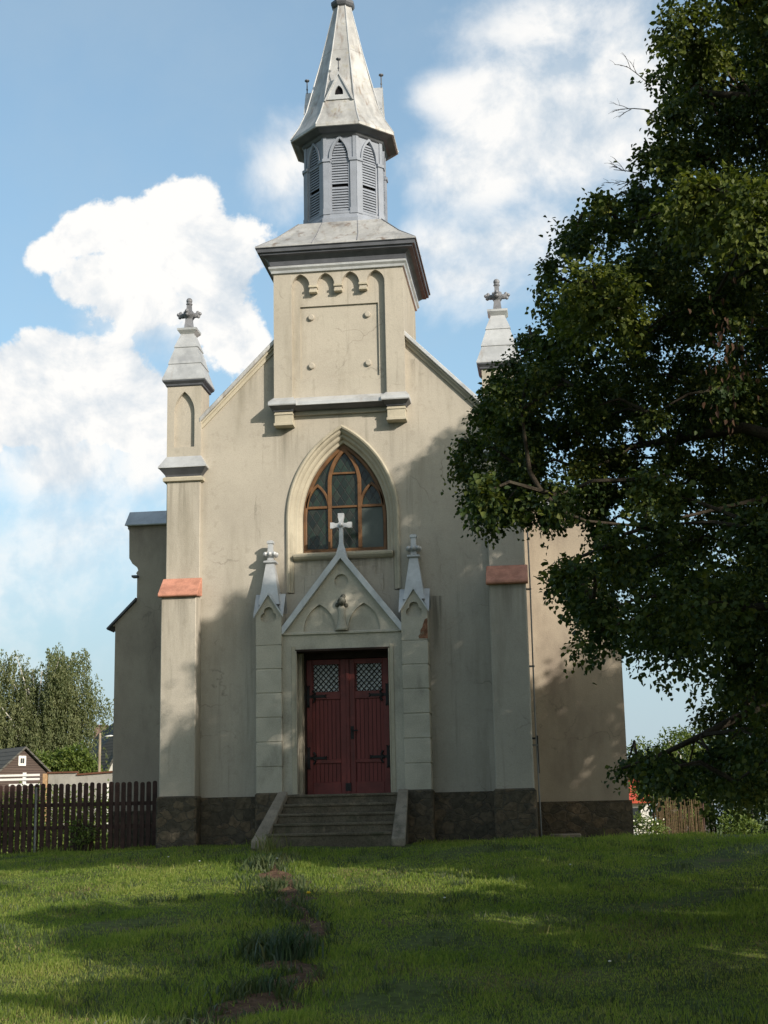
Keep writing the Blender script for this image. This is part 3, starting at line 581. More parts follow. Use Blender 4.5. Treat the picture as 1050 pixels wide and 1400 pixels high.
for p in ([(1.54, -0.51, 11.17), (1.2, -0.17, 11.465), (0.82, 0.21, 11.89)], [(-1.54, -0.51, 11.17), (-1.2, -0.17, 11.465), (-0.82, 0.21, 11.89)], [(-0.45, -0.517, 11.172), (-0.42, -0.165, 11.467), (-0.36, 0.232, 11.90)], [(0.42, -0.517, 11.172), (0.40, -0.165, 11.467), (0.34, 0.232, 11.90)], [(1.557, 0.5, 11.172), (1.205, 0.55, 11.467), (0.81, 0.6, 11.90)]):
    MB().tube(p, 0.009, 6).build('roof_seam', zinc_grey, rf)

# octagonal belfry
OX, OY = 0.0, 1.08
bel = MB().octa([(0.85, 11.70), (0.85, 11.98), (0.82, 12.02), (0.80, 12.10), (0.72, 12.10), (0.72, 13.72)], OX, OY).build('belfry', greywood, church)
def facet(mb, k, dist):                         # turn a front-facing shape at y = 0 to octagon face k
    a = k*math.pi/4
    for i in range(len(mb.v)):
        x, y, z = mb.v[i]; y = y - dist
        mb.v[i] = (OX + x*math.cos(a) - y*math.sin(a), OY + x*math.sin(a) + y*math.cos(a), z)
    return mb
fh = 0.78*math.tan(math.pi/8)
for k in range(8):
    f = plate([(-fh, 12.08), (fh, 12.08), (fh, 13.80), (-fh, 13.80)], [opening(0, 0.165, 12.16, 13.28, 0.40, 8)], 0.0, 0.055)
    fp = facet(f, k, 0.78).build('belfry_side', greywood, church)
    hm = facet(arc_sweep(0, 0.215, 13.26, 13.28, 0.475, [(0, 0), (0, -0.03), (0.045, -0.03), (0.05, 0)], 8), k, 0.78); hm.build('hood_mould', greywood, fp)
    lv = MB(); z = 12.17
    while z < 13.60:
        if abs(z-12.66) > 0.03:
            w = 0.165 if z < 13.28 else max(0.02, 0.165*(1-(z-13.28)/0.42)**0.7)
            lv.prismx([(0.035, z+0.05), (0.028, z+0.056), (-0.002, z), (0.004, z-0.004)], -w, w)
        z += 0.056
    lv.box(-0.165, 0.165, -0.012, 0.04, 13.17, 13.21)
    facet(lv, k, 0.78).build('louvre', greywood, fp)
    facet(MB().box(-0.166, 0.166, 0.05, 0.054, 12.15, 13.68), k, 0.78).build('shade_backing', darkvoid, fp)
    pi_ = MB()
    for sg in (-1, 1):
        pi_.box(*sorted((sg*(fh-0.115), sg*(fh+0.008))), -0.03, 0.0, 12.10, 13.20).box(*sorted((sg*(fh-0.135), sg*(fh+0.022))), -0.055, 0.0, 13.20, 13.26).box(*sorted((sg*(fh-0.125), sg*(fh+0.015))), -0.042, 0.0, 12.08, 12.20)
        pi_.box(*sorted((sg*(fh-0.06), sg*(fh+0.004))), -0.018, 0.0, 13.26, 13.76)
    pi_.box(-fh, fh, -0.03, 0, 12.09, 12.135)
    facet(pi_, k, 0.78).build('corner_pilaster', greywood, fp)
# spire
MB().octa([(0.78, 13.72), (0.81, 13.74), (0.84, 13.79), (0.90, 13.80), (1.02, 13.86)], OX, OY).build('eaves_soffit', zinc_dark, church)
sp = MB().octa([(1.022, 13.858), (1.05, 13.86), (1.055, 13.915), (0.88, 14.22), (0.745, 14.56), (0.66, 14.80)], OX, OY).octa([(0.664, 14.79), (0.66, 14.805), (0.422, 15.86)], OX, OY).octa([(0.428, 15.85), (0.42, 15.866), (0.168, 17.02)], OX, OY).build('spire', zinc_rust, church)
rr = MB(); k8 = 1/math.cos(math.pi/8)
for i in range(8):
    a = math.pi/8+i*math.pi/4
    rr.tube([(OX+q*k8*math.cos(a), OY+q*k8*math.sin(a), z) for q, z in ((1.055, 13.91), (0.88, 14.222), (0.745, 14.562), (0.424, 15.85), (0.168, 17.02))], 0.013, 6)
rr.build('spire_ridges', zinc, sp)
MB().octa([(0.172, 16.99), (0.21, 17.02), (0.235, 17.07), (0.235, 17.13), (0.19, 17.17), (0.13, 17.22), (0.09, 17.4), (0.05, 17.9)], OX, OY).ball((OX, OY, 17.98), 0.11).build('spire_finial', zinc_dark, sp)
for k in (0, 2, 4, 6):
    d = plate([(-0.25, 14.56), (0.25, 14.56), (0.012, 15.10), (-0.012, 15.10)], [opening(0, 0.085, 14.66, 14.70, 0.16, 6)], 0.0, 0.05)
    d.prism([(-0.25, 14.55), (0.25, 14.55), (0, 15.08)], 0.05, 0.40)
    dm = facet(d, k, 0.775).build('dormer', zinc, sp)
    dr = MB().prism([(-0.27, 14.53), (-0.30, 14.53), (0, 15.16), (0.30, 14.53), (0.27, 14.53), (0, 15.10)], -0.03, 0.40)
    facet(dr, k, 0.775).build('dormer_roof', zinc, dm)
    facet(MB().box(-0.09, 0.09, 0.047, 0.0495, 14.65, 14.87), k, 0.775).build('dormer_shade_sheet', darkvoid, dm)
    fn = MB().tube([(0, 0.0, 15.12), (0, 0.0, 15.42)], 0.012, 6).ball((0, 0.0, 15.24), 0.022, 6, 5)
    fn.rings([[(r*math.cos(q*math.pi/4), r*math.sin(q*math.pi/4), z) for q in range(8)] for r, z in ((0.012, 15.40), (0.05, 15.43), (0.05, 15.45))])
    facet(fn, k, 0.775).build('dormer_finial', zinc_dark, dm)

# the big pointed window
ws = arc_sweep(0, WW, 4.52, WZ, WH, [(0, 0.02), (0, -0.045), (0.03, -0.06), (0.06, -0.045), (0.07, 0.0), (0.105, 0.015), (0.125, 0.05), (0.135, 0.09), (0.175, 0.10), (0.195, 0.13), (0.205, 0.18), (0.255, 0.20), (0.27, 0.36), (0.27, 0.39), (0.0, 0.39)], 16)
win = thing('window', None, None); win.parent = church
ws.build('window_surround', trim, win)
MB().prismx([(-0.09, 5.175), (-0.10, 5.215), (0.24, 5.305), (0.34, 5.305), (0.34, 5.12), (0.0, 5.12), (-0.05, 5.14)], -0.93, 0.93).build('window_sill', trim, win, bevel=0.006)
MB().box(-0.93, 0.93, 0.05, 0.30, 4.45, 5.12).build('breast_panel', plaster, win)
MB().prism([(-0.74, 4.5), (-0.74, 4.82), (-0.60, 4.82), (-0.60, 4.98), (0.60, 4.98), (0.60, 4.82), (0.74, 4.82), (0.74, 4.5)], 0.028, 0.05).build('raised_panel', plaster, win, bevel=0.008)
iw = WW-0.27; Rw = (WW*WW+WH*WH)/(2*WW); cw = Rw-WW; ih = math.sqrt((Rw-0.27)**2-cw*cw)
def bars(*items):
    m = MB()
    for it in items: m.add(it.v, it.f)
    return m
fr = bars(arc_sweep(0, iw, 5.30, WZ, ih, [(0, 0.20), (0.055, 0.20), (0.065, 0.215), (0.065, 0.29), (0, 0.29)], 14))
fr.box(-iw, iw, 0.205, 0.285, 5.30, 5.37)
for cx in (-0.285, 0.285): fr.box(cx-0.035, cx+0.035, 0.19, 0.285, 5.37, 6.62)
fr.v += []; 
al = arc_sweep(0, 0.32, 6.62, 6.62, 0.70, [(0, 0.19), (0.07, 0.19), (0.07, 0.285), (0, 0.285)], 10); fr.add(al.v, al.f)
for cx in (-0.515, 0.515):
    al = arc_sweep(cx, 0.235, 6.17, 6.17, 0.46, [(0, 0.20), (0.05, 0.20), (0.05, 0.285), (0, 0.285)], 8); fr.add(al.v, al.f)
fr.push(0.06).build('window_frame', woodframe, win, bevel=0.006)
for x0, x1, z0, z1 in ((-iw+0.06, -0.32, 6.145, 6.195), (-0.25, 0.25, 6.15, 6.19), (0.32, iw-0.06, 6.145, 6.195), (-0.25, 0.25, 6.80, 6.84)):
    MB().box(x0, x1, 0.27, 0.34, z0, z1).build('transom', woodframe, win, bevel=0.005)
def pane(poly, m): MB().prism(poly, 0.245, 0.255).push(0.06).build('pane', m, win)
pane([(-iw+0.03, 5.35), (-0.30, 5.35), (-0.30, 6.165), (-iw+0.03, 6.165)], leadglass)
pane([(-0.27, 5.35), (0.27, 5.35), (0.27, 6.165), (-0.27, 6.165)], leadglass)
pane([(0.30, 5.35), (iw-0.03, 5.35), (iw-0.03, 6.165), (0.30, 6.165)], boardpane)
MB().prism([(-iw+0.04, 6.17)] + arch(0, iw-0.03, WZ, ih-0.04, 12)[2:-2] + [(iw-0.04, 6.17)], 0.248, 0.257).push(0.06).build('pane', leadglass, win)
MB().box(-1.0, 1.0, 0.40, 0.45, 4.5, 7.65).build('shade_lining', darkvoid, win)

# portal: gabled plaster frame, pilasters with spirelets, pediment coping and cross
po = thing('portal', None, None); po.parent = church
pg = [(-1.10, 0.84), (-0.86, 0.84), (-0.86, 3.42), (0.86, 3.42), (0.86, 0.84), (1.10, 0.84), (1.10, 3.72), (0.0, 5.12), (-1.10, 3.72)]
plate(pg, [], -0.255, -0.001).build('portal_back', plaster_grey, po)
ph = [circle(0, 4.655, 0.125), [(-0.11, 3.74)] + arch(-0.405, 0.295, 3.76, 0.475, 8)[::-1] + [(-0.70, 3.74)], [(0.70, 3.74)] + arch(0.405, 0.295, 3.76, 0.475, 8)[::-1] + [(0.11, 3.74)]]
plate(pg, ph, -0.31, -0.255).build('tympanum', plaster_grey, po)
MB().prismx([(-0.31, 3.74), (-0.345, 3.72), (-0.345, 3.69), (-0.31, 3.68)], -1.09, 1.09).build('lintel_moulding', plaster_grey, po)
for sg in (-1, 1):
    MB().box(*sorted((sg*0.86, sg*0.835)), -0.335, -0.29, 0.84, 3.40).box(*sorted((sg*0.80, sg*0.86)), 0.02, 0.36, 0.84, 3.43).box(*sorted((sg*0.858, sg*0.93)), -0.325, -0.31, 0.84, 3.48).build('door_jamb', trim, po, bevel=0.006)
bz = MB().rings([[(r*math.cos(q*math.pi/8), -0.31 + min(0, -r*0.8*math.sin(q*math.pi/8)) if True else 0, z) for q in range(16)] for r, z in ((0.13, 3.745), (0.095, 3.80), (0.07, 3.95), (0.06, 4.10), (0.075, 4.16), (0.05, 4.20))])
cbz = bz.build('carved_boss', plaster_grey, po, smooth=True)
MB().ball((0.01, -0.37, 4.27), 0.08, 14, 9).ball((0.085, -0.325, 4.20), 0.04, 8, 6).ball((-0.075, -0.32, 4.21), 0.045, 8, 6).ball((0.03, -0.32, 4.36), 0.05, 8, 6).build('boss_head', stainstone, cbz, smooth=True)
oo = 0.13
MB().prism([(0, 5.235), (1.135, 3.79), (1.135, 3.70), (1.07, 3.70), (0, 5.06), (-1.07, 3.70), (-1.135, 3.70), (-1.135, 3.79)], -0.40, -0.02).build('pediment_coping', zinc, po, bevel=0.008)
cc = -0.22
MB().rings([[(-w, cc-t, z), (w, cc-t, z), (w, cc+t, z), (-w, cc+t, z)] for w, t, z in ((0.11, 0.08, 5.10), (0.075, 0.06, 5.24), (0.040, 0.045, 5.36), (0.034, 0.04, 5.66), (0.038, 0.04, 5.78), (0.055, 0.04, 5.86), (0.055, 0.04, 5.93))])\
    .rings([[(x, cc-0.04, 5.705-h), (x, cc-0.04, 5.705+h), (x, cc+0.04, 5.705+h), (x, cc+0.04, 5.705-h)] for x, h in ((-0.20, 0.055), (-0.14, 0.055), (-0.10, 0.038), (0.10, 0.038), (0.14, 0.055), (0.20, 0.055))])\
    .prism([(0.0, 5.61), (0.10, 5.705), (0.0, 5.80), (-0.10, 5.705)], cc-0.035, cc+0.035).ball((0, cc-0.045, 5.705), 0.045, 10, 6).build('cross', zinc, po)
for s in (-1, 1):
    x0, x1 = sorted((s*1.095, s*1.565)); cx = s*1.33; m = MB(); z = 0.86; j = 3.51
    joints = [0.86] + [j-0.4355*q for q in range(6, -1, -1)]
    joints = [0.86] + [q for q in joints[1:] if q > 0.95]
    for a_, b_ in zip(joints[:-1], joints[1:]): m.box(x0, x1, -0.42, 0.0, a_+0.011, b_-0.011)
    m.box(x0+0.012, x1-0.012, -0.408, 0.0, 0.86, 3.6)
    pil = m.build('pilaster', plaster_grey, po, bevel=0.006)
    hd = plate([(x0, 3.516), (x1, 3.516), (x1, 4.08), (cx, 4.44), (x0, 4.08)], [trefoil(cx, 4.05, 0.155)], -0.42, -0.34)
    hd.prism([(x0, 3.516), (x1, 3.516), (x1, 4.08), (cx, 4.44), (x0, 4.08)], -0.34, 0.0); hd.build('pilaster_head', plaster_grey, pil)
    MB().box(x0-0.02, x1+0.02, -0.46, 0.0, -0.5, 0.88).build('stone_base', rubblemat, pil, bevel=0.03)
    cyy = -0.19; g = MB().square([(0.20, 4.26), (0.185, 4.32), (0.075, 5.04)], cx, cyy)
    for dx, dy in ((0, -1), (1, 0), (-1, 0)):      # small gable roofs on the visible sides
        tx, ty = -dy, dx; o_ = 0.275
        v = []
        for q, dist in ((-0.265, o_), (0.265, o_)): v += [(cx+tx*q+dx*dist, cyy+ty*q+dy*dist, 4.06)]
        v += [(cx+dx*o_, cyy+dy*o_, 4.475), (cx+tx*-0.265+dx*0.262, cyy+ty*-0.265+dy*0.262, 4.06), (cx+tx*0.265+dx*0.262, cyy+ty*0.265+dy*0.262, 4.06), (cx+dx*0.05, cyy+dy*0.05, 4.475)]
        w = [(a[0], a[1], a[2]-0.045) for a in v]
        g.add(v+w, [(0, 2, 5, 3), (1, 4, 5, 2), (6, 9, 11, 8), (7, 8, 11, 10), (0, 6, 8, 2), (2, 8, 7, 1), (0, 3, 9, 6), (1, 7, 10, 4)])
    g.build('spirelet', zinc, pil)
    k = MB().square([(0.075, 5.03), (0.115, 5.055), (0.115, 5.085), (0.075, 5.10)], cx, cyy).square([(0.055, 5.09), (0.045, 5.22), (0.05, 5.24), (0.045, 5.42)], cx, cyy).square([(0.062, 5.42), (0.062, 5.46), (0.03, 5.485)], cx, cyy)
    for q in range(8):
        rr_ = 0.105 if q % 2 == 0 else 0.12
        k.ball((cx+rr_*math.cos(q*math.pi/4), cyy+rr_*math.sin(q*math.pi/4), 5.215), 0.045, 8, 6)
    k.lathe([(0.05, 5.15), (0.11, 5.19), (0.11, 5.23), (0.05, 5.27)], cx, cyy, 12)
    k.build('finial_knob', zinc, pil)
# patch of bare brick where the right pilaster has lost its plaster
bp = plate([(1.566, 3.90), (1.52, 3.88), (1.49, 3.80), (1.475, 3.74), (1.44, 3.69), (1.43, 3.62), (1.40, 3.58), (1.41, 3.54), (1.48, 3.535), (1.566, 3.53)], [], -0.4245, -0.40).build('exposed_brick', brickmat, po)
bp['label'] = 'bare brick where plaster has fallen off the right pilaster'

# door
MB().box(-0.80, 0.80, 0.24, 0.36, 3.30, 3.425).box(-0.80, -0.765, 0.26, 0.36, 0.84, 3.30).box(0.765, 0.80, 0.26, 0.36, 0.84, 3.30).build('door_frame', doorframe_dark, church, bevel=0.006)
MB().box(-0.86, 0.86, -0.33, -0.0, 3.385, 3.422).build('door_head', doorframe_dark, church)
for s in (-1, 1):
    X = lambda a, b: sorted((s*a, s*b))
    l0, l1 = 0.012, 0.762
    lf = MB().box(*X(l0, l1), 0.312, 0.345, 0.845, 2.66).box(*X(l0, 0.17), 0.312, 0.345, 2.66, 3.295).box(*X(0.63, l1), 0.312, 0.345, 2.66, 3.295).box(*X(0.17, 0.63), 0.312, 0.345, 3.20, 3.295).box(*X(0.17, 0.63), 0.312, 0.345, 2.66, 2.70)
    leaf = lf.build('door_leaf', doorpaint, church)
    st = MB()
    for a, b in ((l0, 0.135), (0.655, l1)): st.box(*X(a, b), 0.288, 0.312, 0.845, 3.295)
    for z0, z1 in ((0.845, 1.06), (1.40, 1.47), (2.56, 2.70), (3.20, 3.295)): st.box(*X(0.135, 0.655), 0.2885, 0.312, z0, z1)
    st.build('stiles_and_rails', doorplain, leaf, bevel=0.006)
    MB().box(*X(0.135, 0.655), 0.326, 0.332, 2.68, 3.22).build('door_glass', curtainglass, leaf)
    g = MB()
    x0, x1 = X(0.16, 0.64); z0, z1 = 2.69, 3.21; w_, h_ = x1-x0, z1-z0; n = 6; dd = w_/n*1.0
    for q in range(-n, 2*n):
        for sg in (1, -1):
            pts = []
            for t in np.linspace(0, 1, 41):
                zz = z0+h_*t; xx = x0 + q*w_/5 + sg*h_*t*0.92 + (0 if sg > 0 else w_*0.0)
                if x0 <= xx <= x1: pts.append((xx, 0.306 if sg > 0 else 0.302, zz))
            if len(pts) > 1: g.tube([pts[0], pts[-1]], 0.009, 5)
    g.build('window_grille', iron, leaf)
    for hz in (2.62, 1.50):
        h = MB().box(*X(0.42, 0.80), 0.274, 0.288, hz-0.024, hz+0.024).box(*X(0.705, 0.755), 0.27, 0.288, hz-0.17, hz+0.17).box(*X(0.77, 0.81), 0.25, 0.30, hz-0.07, hz+0.07)
        for q in (-1, 1):
            h.tube([(s*0.66, 0.28, hz), (s*0.60, 0.28, hz+q*0.05), (s*0.64, 0.28, hz+q*0.11)], 0.02, 6).tube([(s*0.735, 0.28, hz+q*0.15), (s*0.705, 0.28, hz+q*0.20)], 0.015, 6).tube([(s*0.735, 0.28, hz+q*0.15), (s*0.755, 0.28, hz+q*0.20)], 0.015, 6)
        h.tube([(s*0.43, 0.28, hz), (s*0.395, 0.28, hz+0.03)], 0.014, 6).tube([(s*0.43, 0.28, hz), (s*0.395, 0.28, hz-0.03)], 0.014, 6)
        h.build('hinge', iron, leaf)
    if s < 0:
        MB().box(-0.03, 0.035, 0.262, 0.288, 0.85, 3.29).build('meeting_strip', doorplain, leaf, bevel=0.006)
    else:
        MB().box(0.05, 0.105, 0.274, 0.288, 1.83, 2.06).tube([(0.078, 0.28, 1.98), (0.078, 0.235, 1.98), (0.10, 0.225, 1.98), (0.19, 0.225, 1.975)], 0.014, 8).build('door_handle', iron, leaf)
        MB().box(-0.055, 0.045, 0.255, 0.287, 0.90, 1.04).build('bolt', iron, leaf)

# steps and their sloping cheek stones
stp = MB()
for q in range(5):
    zt = 0.835-0.166*q; y0 = -0.42-0.30*q
    stp.box(-1.03-0.03*q, 0.985, y0, (0.30 if q == 0 else y0+0.34), -0.5, zt-0.03)
    stp.box(-1.03-0.03*q, 0.985, y0-0.025, (0.30 if q == 0 else y0+0.30), zt-0.05, zt)
stp.build('steps', stepstone, church, bevel=0.015, seg=2)
for s in (-1, 1):
    if s < 0: xt, xb = (-1.16, -0.985), (-1.375, -1.13)
    else: xt, xb = (0.975, 1.155), (0.99, 1.225)
    a, b = -0.46, -1.78
    v = [(xt[0], a, 0.90), (xt[1], a, 0.90), (xb[0], b, 0.06), (xb[1], b, 0.06)]
    top = MB(); top.add([*v, *[(x, y, z-0.13) for x, y, z in v]], [(0, 1, 3, 2), (4, 6, 7, 5), (0, 4, 5, 1), (2, 3, 7, 6), (0, 2, 6, 4), (1, 5, 7, 3)])
    ch = top.build('step_cheek', cheekstone, church, bevel=0.02, seg=2)
    lo = MB(); iv = [(x + (0.015 if i % 2 == 0 else -0.015), y, z-0.125) for i, (x, y, z) in enumerate(v)]
    lo.add([*iv, *[(x, y, -0.4) for x, y, z in iv]], [(0, 1, 3, 2), (4, 6, 7, 5), (0, 4, 5, 1), (2, 3, 7, 6), (0, 2, 6, 4), (1, 5, 7, 3)]); lo.build('cheek_wall', rubblemat, ch)

# wider nave behind the front bay, with its own shouldered gable wall
WY = 2.5
def wing(s):
    P = [(3.2, 0.62), (5.10, 0.62), (5.10, 4.38), (5.16, 4.38), (4.655, 4.88), (4.655, 5.42), (4.68, 5.46), (4.635, 5.52), (4.66, 5.58), (4.76, 5.66), (4.83, 5.78), (4.84, 6.36), (4.87, 6.40), (4.87, 6.46), (3.2, 6.46)]
    poly = [(s*x, z) for x, z in P]
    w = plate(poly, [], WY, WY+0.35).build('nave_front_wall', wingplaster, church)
    MB().box(*sorted((s*3.25, s*5.15)), WY-0.06, WY+0.5, -0.5, 0.66).build('wing_plinth', rubblemat, w)
    MB().prismx([(WY-0.10, 6.462), (WY-0.115, 6.44), (WY-0.125, 6.46), (WY+0.22, 6.80), (WY+0.48, 6.52), (WY+0.46, 6.462)], *sorted((s*3.3, s*4.90))).build('shoulder_cap', zinc_dark if False else zinc, w)
    MB().prism([(s*5.25, 4.30), (s*5.27, 4.33), (s*4.66, 4.945), (s*4.66, 4.89)], WY-0.07, WY+0.4).build('verge_flashing', zinc_dark, w)
    MB().box(*sorted((s*4.62, s*4.74)), WY-0.12, WY+0.05, 5.36, 5.40).build('bracket', zinc_dark, w)
for s in (-1, 1): wing(s)
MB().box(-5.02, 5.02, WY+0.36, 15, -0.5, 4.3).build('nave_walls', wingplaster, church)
MB().prism([(-5.12, 4.22), (0, 9.1), (5.12, 4.22), (5.12, 4.34), (0, 9.24), (-5.12, 4.34)], WY+0.36, 15.3).build('nave_roof', roof_tiles, church)
MB().prism([(-3.42, 6.98), (0, 10.42), (3.42, 6.98), (3.42, 7.12), (0, 10.54), (-3.42, 7.12)], 0.37, WY+0.34).build('bay_roof', roof_tiles, church)
dp = MB().tube([(3.40, -0.02, 7.0), (3.42, -0.03, 4.6), (3.41, -0.03, 2.2), (3.44, -0.04, 0.0)], 0.014, 6)
for z in (5.8, 4.4, 3.0, 1.6): dp.box(3.30, 3.44, -0.04, 0.0, z, z+0.03)
dp.build('lightning_cable', greypost, church)
MB().tube([(3.43, -0.02, 1.78), (3.435, -0.02, 1.12)], 0.02, 8).box(3.34, 3.45, -0.03, 0.02, 1.72, 1.75).build('cable_guard', iron, church)
# slab lying by the foot of the wing
sl = MB().box(3.55, 4.15, 1.75, 2.35, gz(3.8, 2)-0.2, gz(3.8, 2)+0.09).build('stone_slab', cheekstone, bevel=0.02)
tag(sl, 'low flat stone slab lying at the foot of the right wing wall', 'slab')
# ------------------------------------------------------------------ picket fence left of the church
fe = thing('picket_fence', 'dark brown picket fence running from the church corner to the left', 'fence', (-5.2, 0.5, 0))
def local(mb, loc):
    mb.v = [(x-loc[0], y-loc[1], z-loc[2]) for x, y, z in mb.v]; return mb
floc = (-5.2, 0.5, 0); rg = random.Random(11)
x = -3.66; FY = 0.5; i = 0
while x > -7.4:
    w = 0.083+rg.uniform(-0.004, 0.004); zb = gz(x, FY)+rg.uniform(0.02, 0.06); zt = 1.165+rg.uniform(-0.012, 0.012) - 0.0*(x+3.6)
    tl = rg.uniform(-0.006, 0.006)
    pk = [(x-w/2, zb), (x+w/2, zb)] + [(x+tl+w/2*math.cos(a)*1.0, zt-0.035+0.035*math.sin(a)) for a in np.linspace(0, math.pi, 7)]
    local(MB().prism(pk, FY-0.03, FY-0.008), floc).build('picket', picketwood, fe)
    x -= 0.119+rg.uniform(-0.003, 0.003); i += 1
for z in (0.77, 0.355):
    local(MB().box(-7.4, -3.42, FY-0.007, FY+0.035, z-0.035, z+0.035), floc).build('rail', picketwood, fe)
for px in (-5.92, -3.44, -7.42):
    local(MB().tube([(px, FY-0.055 if px == -5.92 else FY+0.06, -0.4), (px, FY-0.055 if px == -5.92 else FY+0.06, 1.10)], 0.022, 10), floc).build('post', greypost, fe)
local(MB().box(-7.5, -5.9, FY-0.16, FY+0.1, gz(-6.6, FY)-0.3, gz(-6.6, FY)+0.03), floc).build('kerb', concrete, fe, bevel=0.02)

# ------------------------------------------------------------------ things beyond the fence
gw = thing('garden_wall', 'grey concrete garden wall with brown coping beyond the picket fence', 'wall', (-18, 40, -1))
def wl(mb): return local(mb, (-18, 40, -1))
wl(MB().box(-19.75, -18.42, 40, 40.2, -1.6, 2.98).box(-18.42, -12.0, 40, 40.2, -1.6, 2.86)).build('wall_panel', concrete, gw)
m = MB().prism([(-19.8, 2.985), (-18.38, 2.985), (-18.38, 3.06), (-19.8, 3.06)], 39.93, 40.27)
m.prism([(-18.375, 2.865), (-12.0, 3.22), (-12.0, 3.30), (-18.375, 2.945)], 39.93, 40.27); wl(m).build('coping', coping_brown, gw)
wl(MB().prism([(-18.42, 2.86), (-12, 2.86), (-12, 3.215)], 40.01, 40.19)).build('wall_panel', concrete, gw)
wl(MB().box(-16.93, -16.83, 39.8, 39.9, -1.5, 2.45)).build('white_stake', whitepaint, gw)
gp = MB().box(-19.98, -19.80, 39.9, 40.1, -1.6, 2.98).build('gate_post', postwood); tag(gp, 'pale orange timber post at the end of the concrete garden wall', 'post')

bf = thing('board_fence', 'white horizontal board fence in front of the brown shed', 'fence', (-23, 42, -1))
lb = lambda mb: local(mb, (-23, 42, -1))
for z in (2.97, 2.78, 2.52): lb(MB().box(-24.6 if z > 2.6 else -22.4, -20.9, 42, 42.05, z, z+0.10)).build('board', whitepaint, bf)
for px in (-24.6, -21.75): lb(MB().box(px, px+0.14, 42.06, 42.18, -1.5, 3.15)).build('post', whitepaint, bf)
lb(MB().box(-24.6, -20.9, 42.3, 42.35, -1.5, 1.95)).build('dark_infill', shedboards, bf)

# brown shed
sh = thing('garden_shed', 'small brown wooden shed with grey gabled roof and one white window', 'shed', (-33.9, 72, -1.4)); sh.rotation_euler.z = R(48)
ls = lambda mb: local(mb, (-32.35, 72, -1.4))
gx, w2 = -32.35, 1.95; za, ze = 5.98, 4.35
ls(MB().prism([(gx-w2+0.15, -1.6), (gx+w2-0.15, -1.6), (gx+w2-0.15, ze), (gx, za-0.12), (gx-w2+0.15, ze)], 70, 77)).build('wall', shedboards, sh)
for sg in (-1, 1):
    ls(MB().prism([(gx, za), (gx+sg*w2, ze-0.05), (gx+sg*w2, ze+0.10), (gx, za+0.14)], 69.7, 77.3)).build('roof', roof_grey if sg < 0 else roof_grey, sh)
wn = ls(MB().box(gx-0.40, gx+0.15, 69.93, 69.99, 4.82, 5.48)).build('window', whitepaint, sh)
ls(MB().box(gx-0.27, gx-0.14, 69.90, 69.925, 4.98, 5.32).box(gx-0.11, gx+0.02, 69.90, 69.925, 4.98, 5.32)).build('pane', darkglass, wn)

# white house with grey roof and chimney, its ridge across the picture
ho = thing('white_house', 'white gabled house with dark grey roof and brick chimney behind the hedge bushes', 'house', (-36, 114, -1.8))
lh = lambda mb: local(mb, (-36, 114, -1.8))
# gable of a low front wing faces the road; the main ridge runs behind it
lh(MB().prism([(-39.7, -2.2), (-30, -2.2), (-30, 5.4), (-36.2, 12.2), (-39.7, 5.4)], 112, 118)).build('wall', whitewall, ho)
lh(MB().add([(-40.05, 111.6, 4.9), (-36.2, 111.6, 12.4), (-43.0, 120, 12.6 if False else 10.2), (-46.2, 117, 4.4), (-39.9, 111.6, 4.75), (-36.05, 111.6, 12.2), (-42.9, 120, 10.0), (-46.1, 117, 4.2)], [(0, 1, 2, 3), (7, 6, 5, 4), (0, 4, 5, 1), (1, 5, 6, 2), (2, 6, 7, 3), (3, 7, 4, 0)])).build('roof', roof_grey, ho)
lh(MB().box(-44.6, -43.5, 123.5, 124.6, 7, 11.2).box(-44.7, -43.4, 123.4, 124.7, 11.2, 11.35)).build('chimney', chimneybrick, ho)

lp = thing('street_lamp', 'wooden street lamp pole with a short curved arm before the white house', 'street lamp', (-23.7, 60, -1.3))
ll = lambda mb: local(mb, (-23.7, 60, -1.3))
ll(MB().tube([(-23.7, 60, -1.5), (-23.7, 60, 6.15)], [0.11, 0.075], 10)).build('pole', polemat, lp)
ll(MB().tube([(-23.7, 60, 5.75), (-23.5, 59.95, 5.88), (-23.28, 59.9, 5.93)], 0.025, 8)).build('arm', greypost, lp)
ll(MB().rings([[(-23.35+t*0.5, 59.9+h*math.cos(a), 5.92+0.04*t+h*0.5*math.sin(a)) for a in np.linspace(0, 2*math.pi, 8, endpoint=False)] for t, h in ((0, 0.04), (0.25, 0.1), (0.7, 0.12), (1.0, 0.04))])).build('lamp_head', whitepaint, lp)

# things right of the church
rh = thing('red_roofed_house', 'low house with bright red roof beyond the church at the right', 'house', (10, 60, -1))
lr = lambda mb: local(mb, (10, 60, -1))
redroof = surf('bright_red_roof', (0.50, 0.085, 0.05), 0.75, 0.25, var=0.15, vscale=2)
lr(MB().box(5.2, 8.75, 60.3, 66, -2, 1.55)).build('wall', whitewall, rh)
lr(MB().prismx([(59.8, 1.45), (63.1, 2.95), (66.5, 1.45), (66.5, 1.30), (63.1, 2.8), (59.8, 1.30)], 4.8, 8.95)).build('roof', redroof, rh)
w_ = lr(MB().box(7.7, 8.3, 60.24, 60.29, 0.1, 1.1)).build('window', whitepaint, rh); lr(MB().box(7.76, 8.24, 60.22, 60.238, 0.16, 1.04)).build('pane', darkglass, w_)

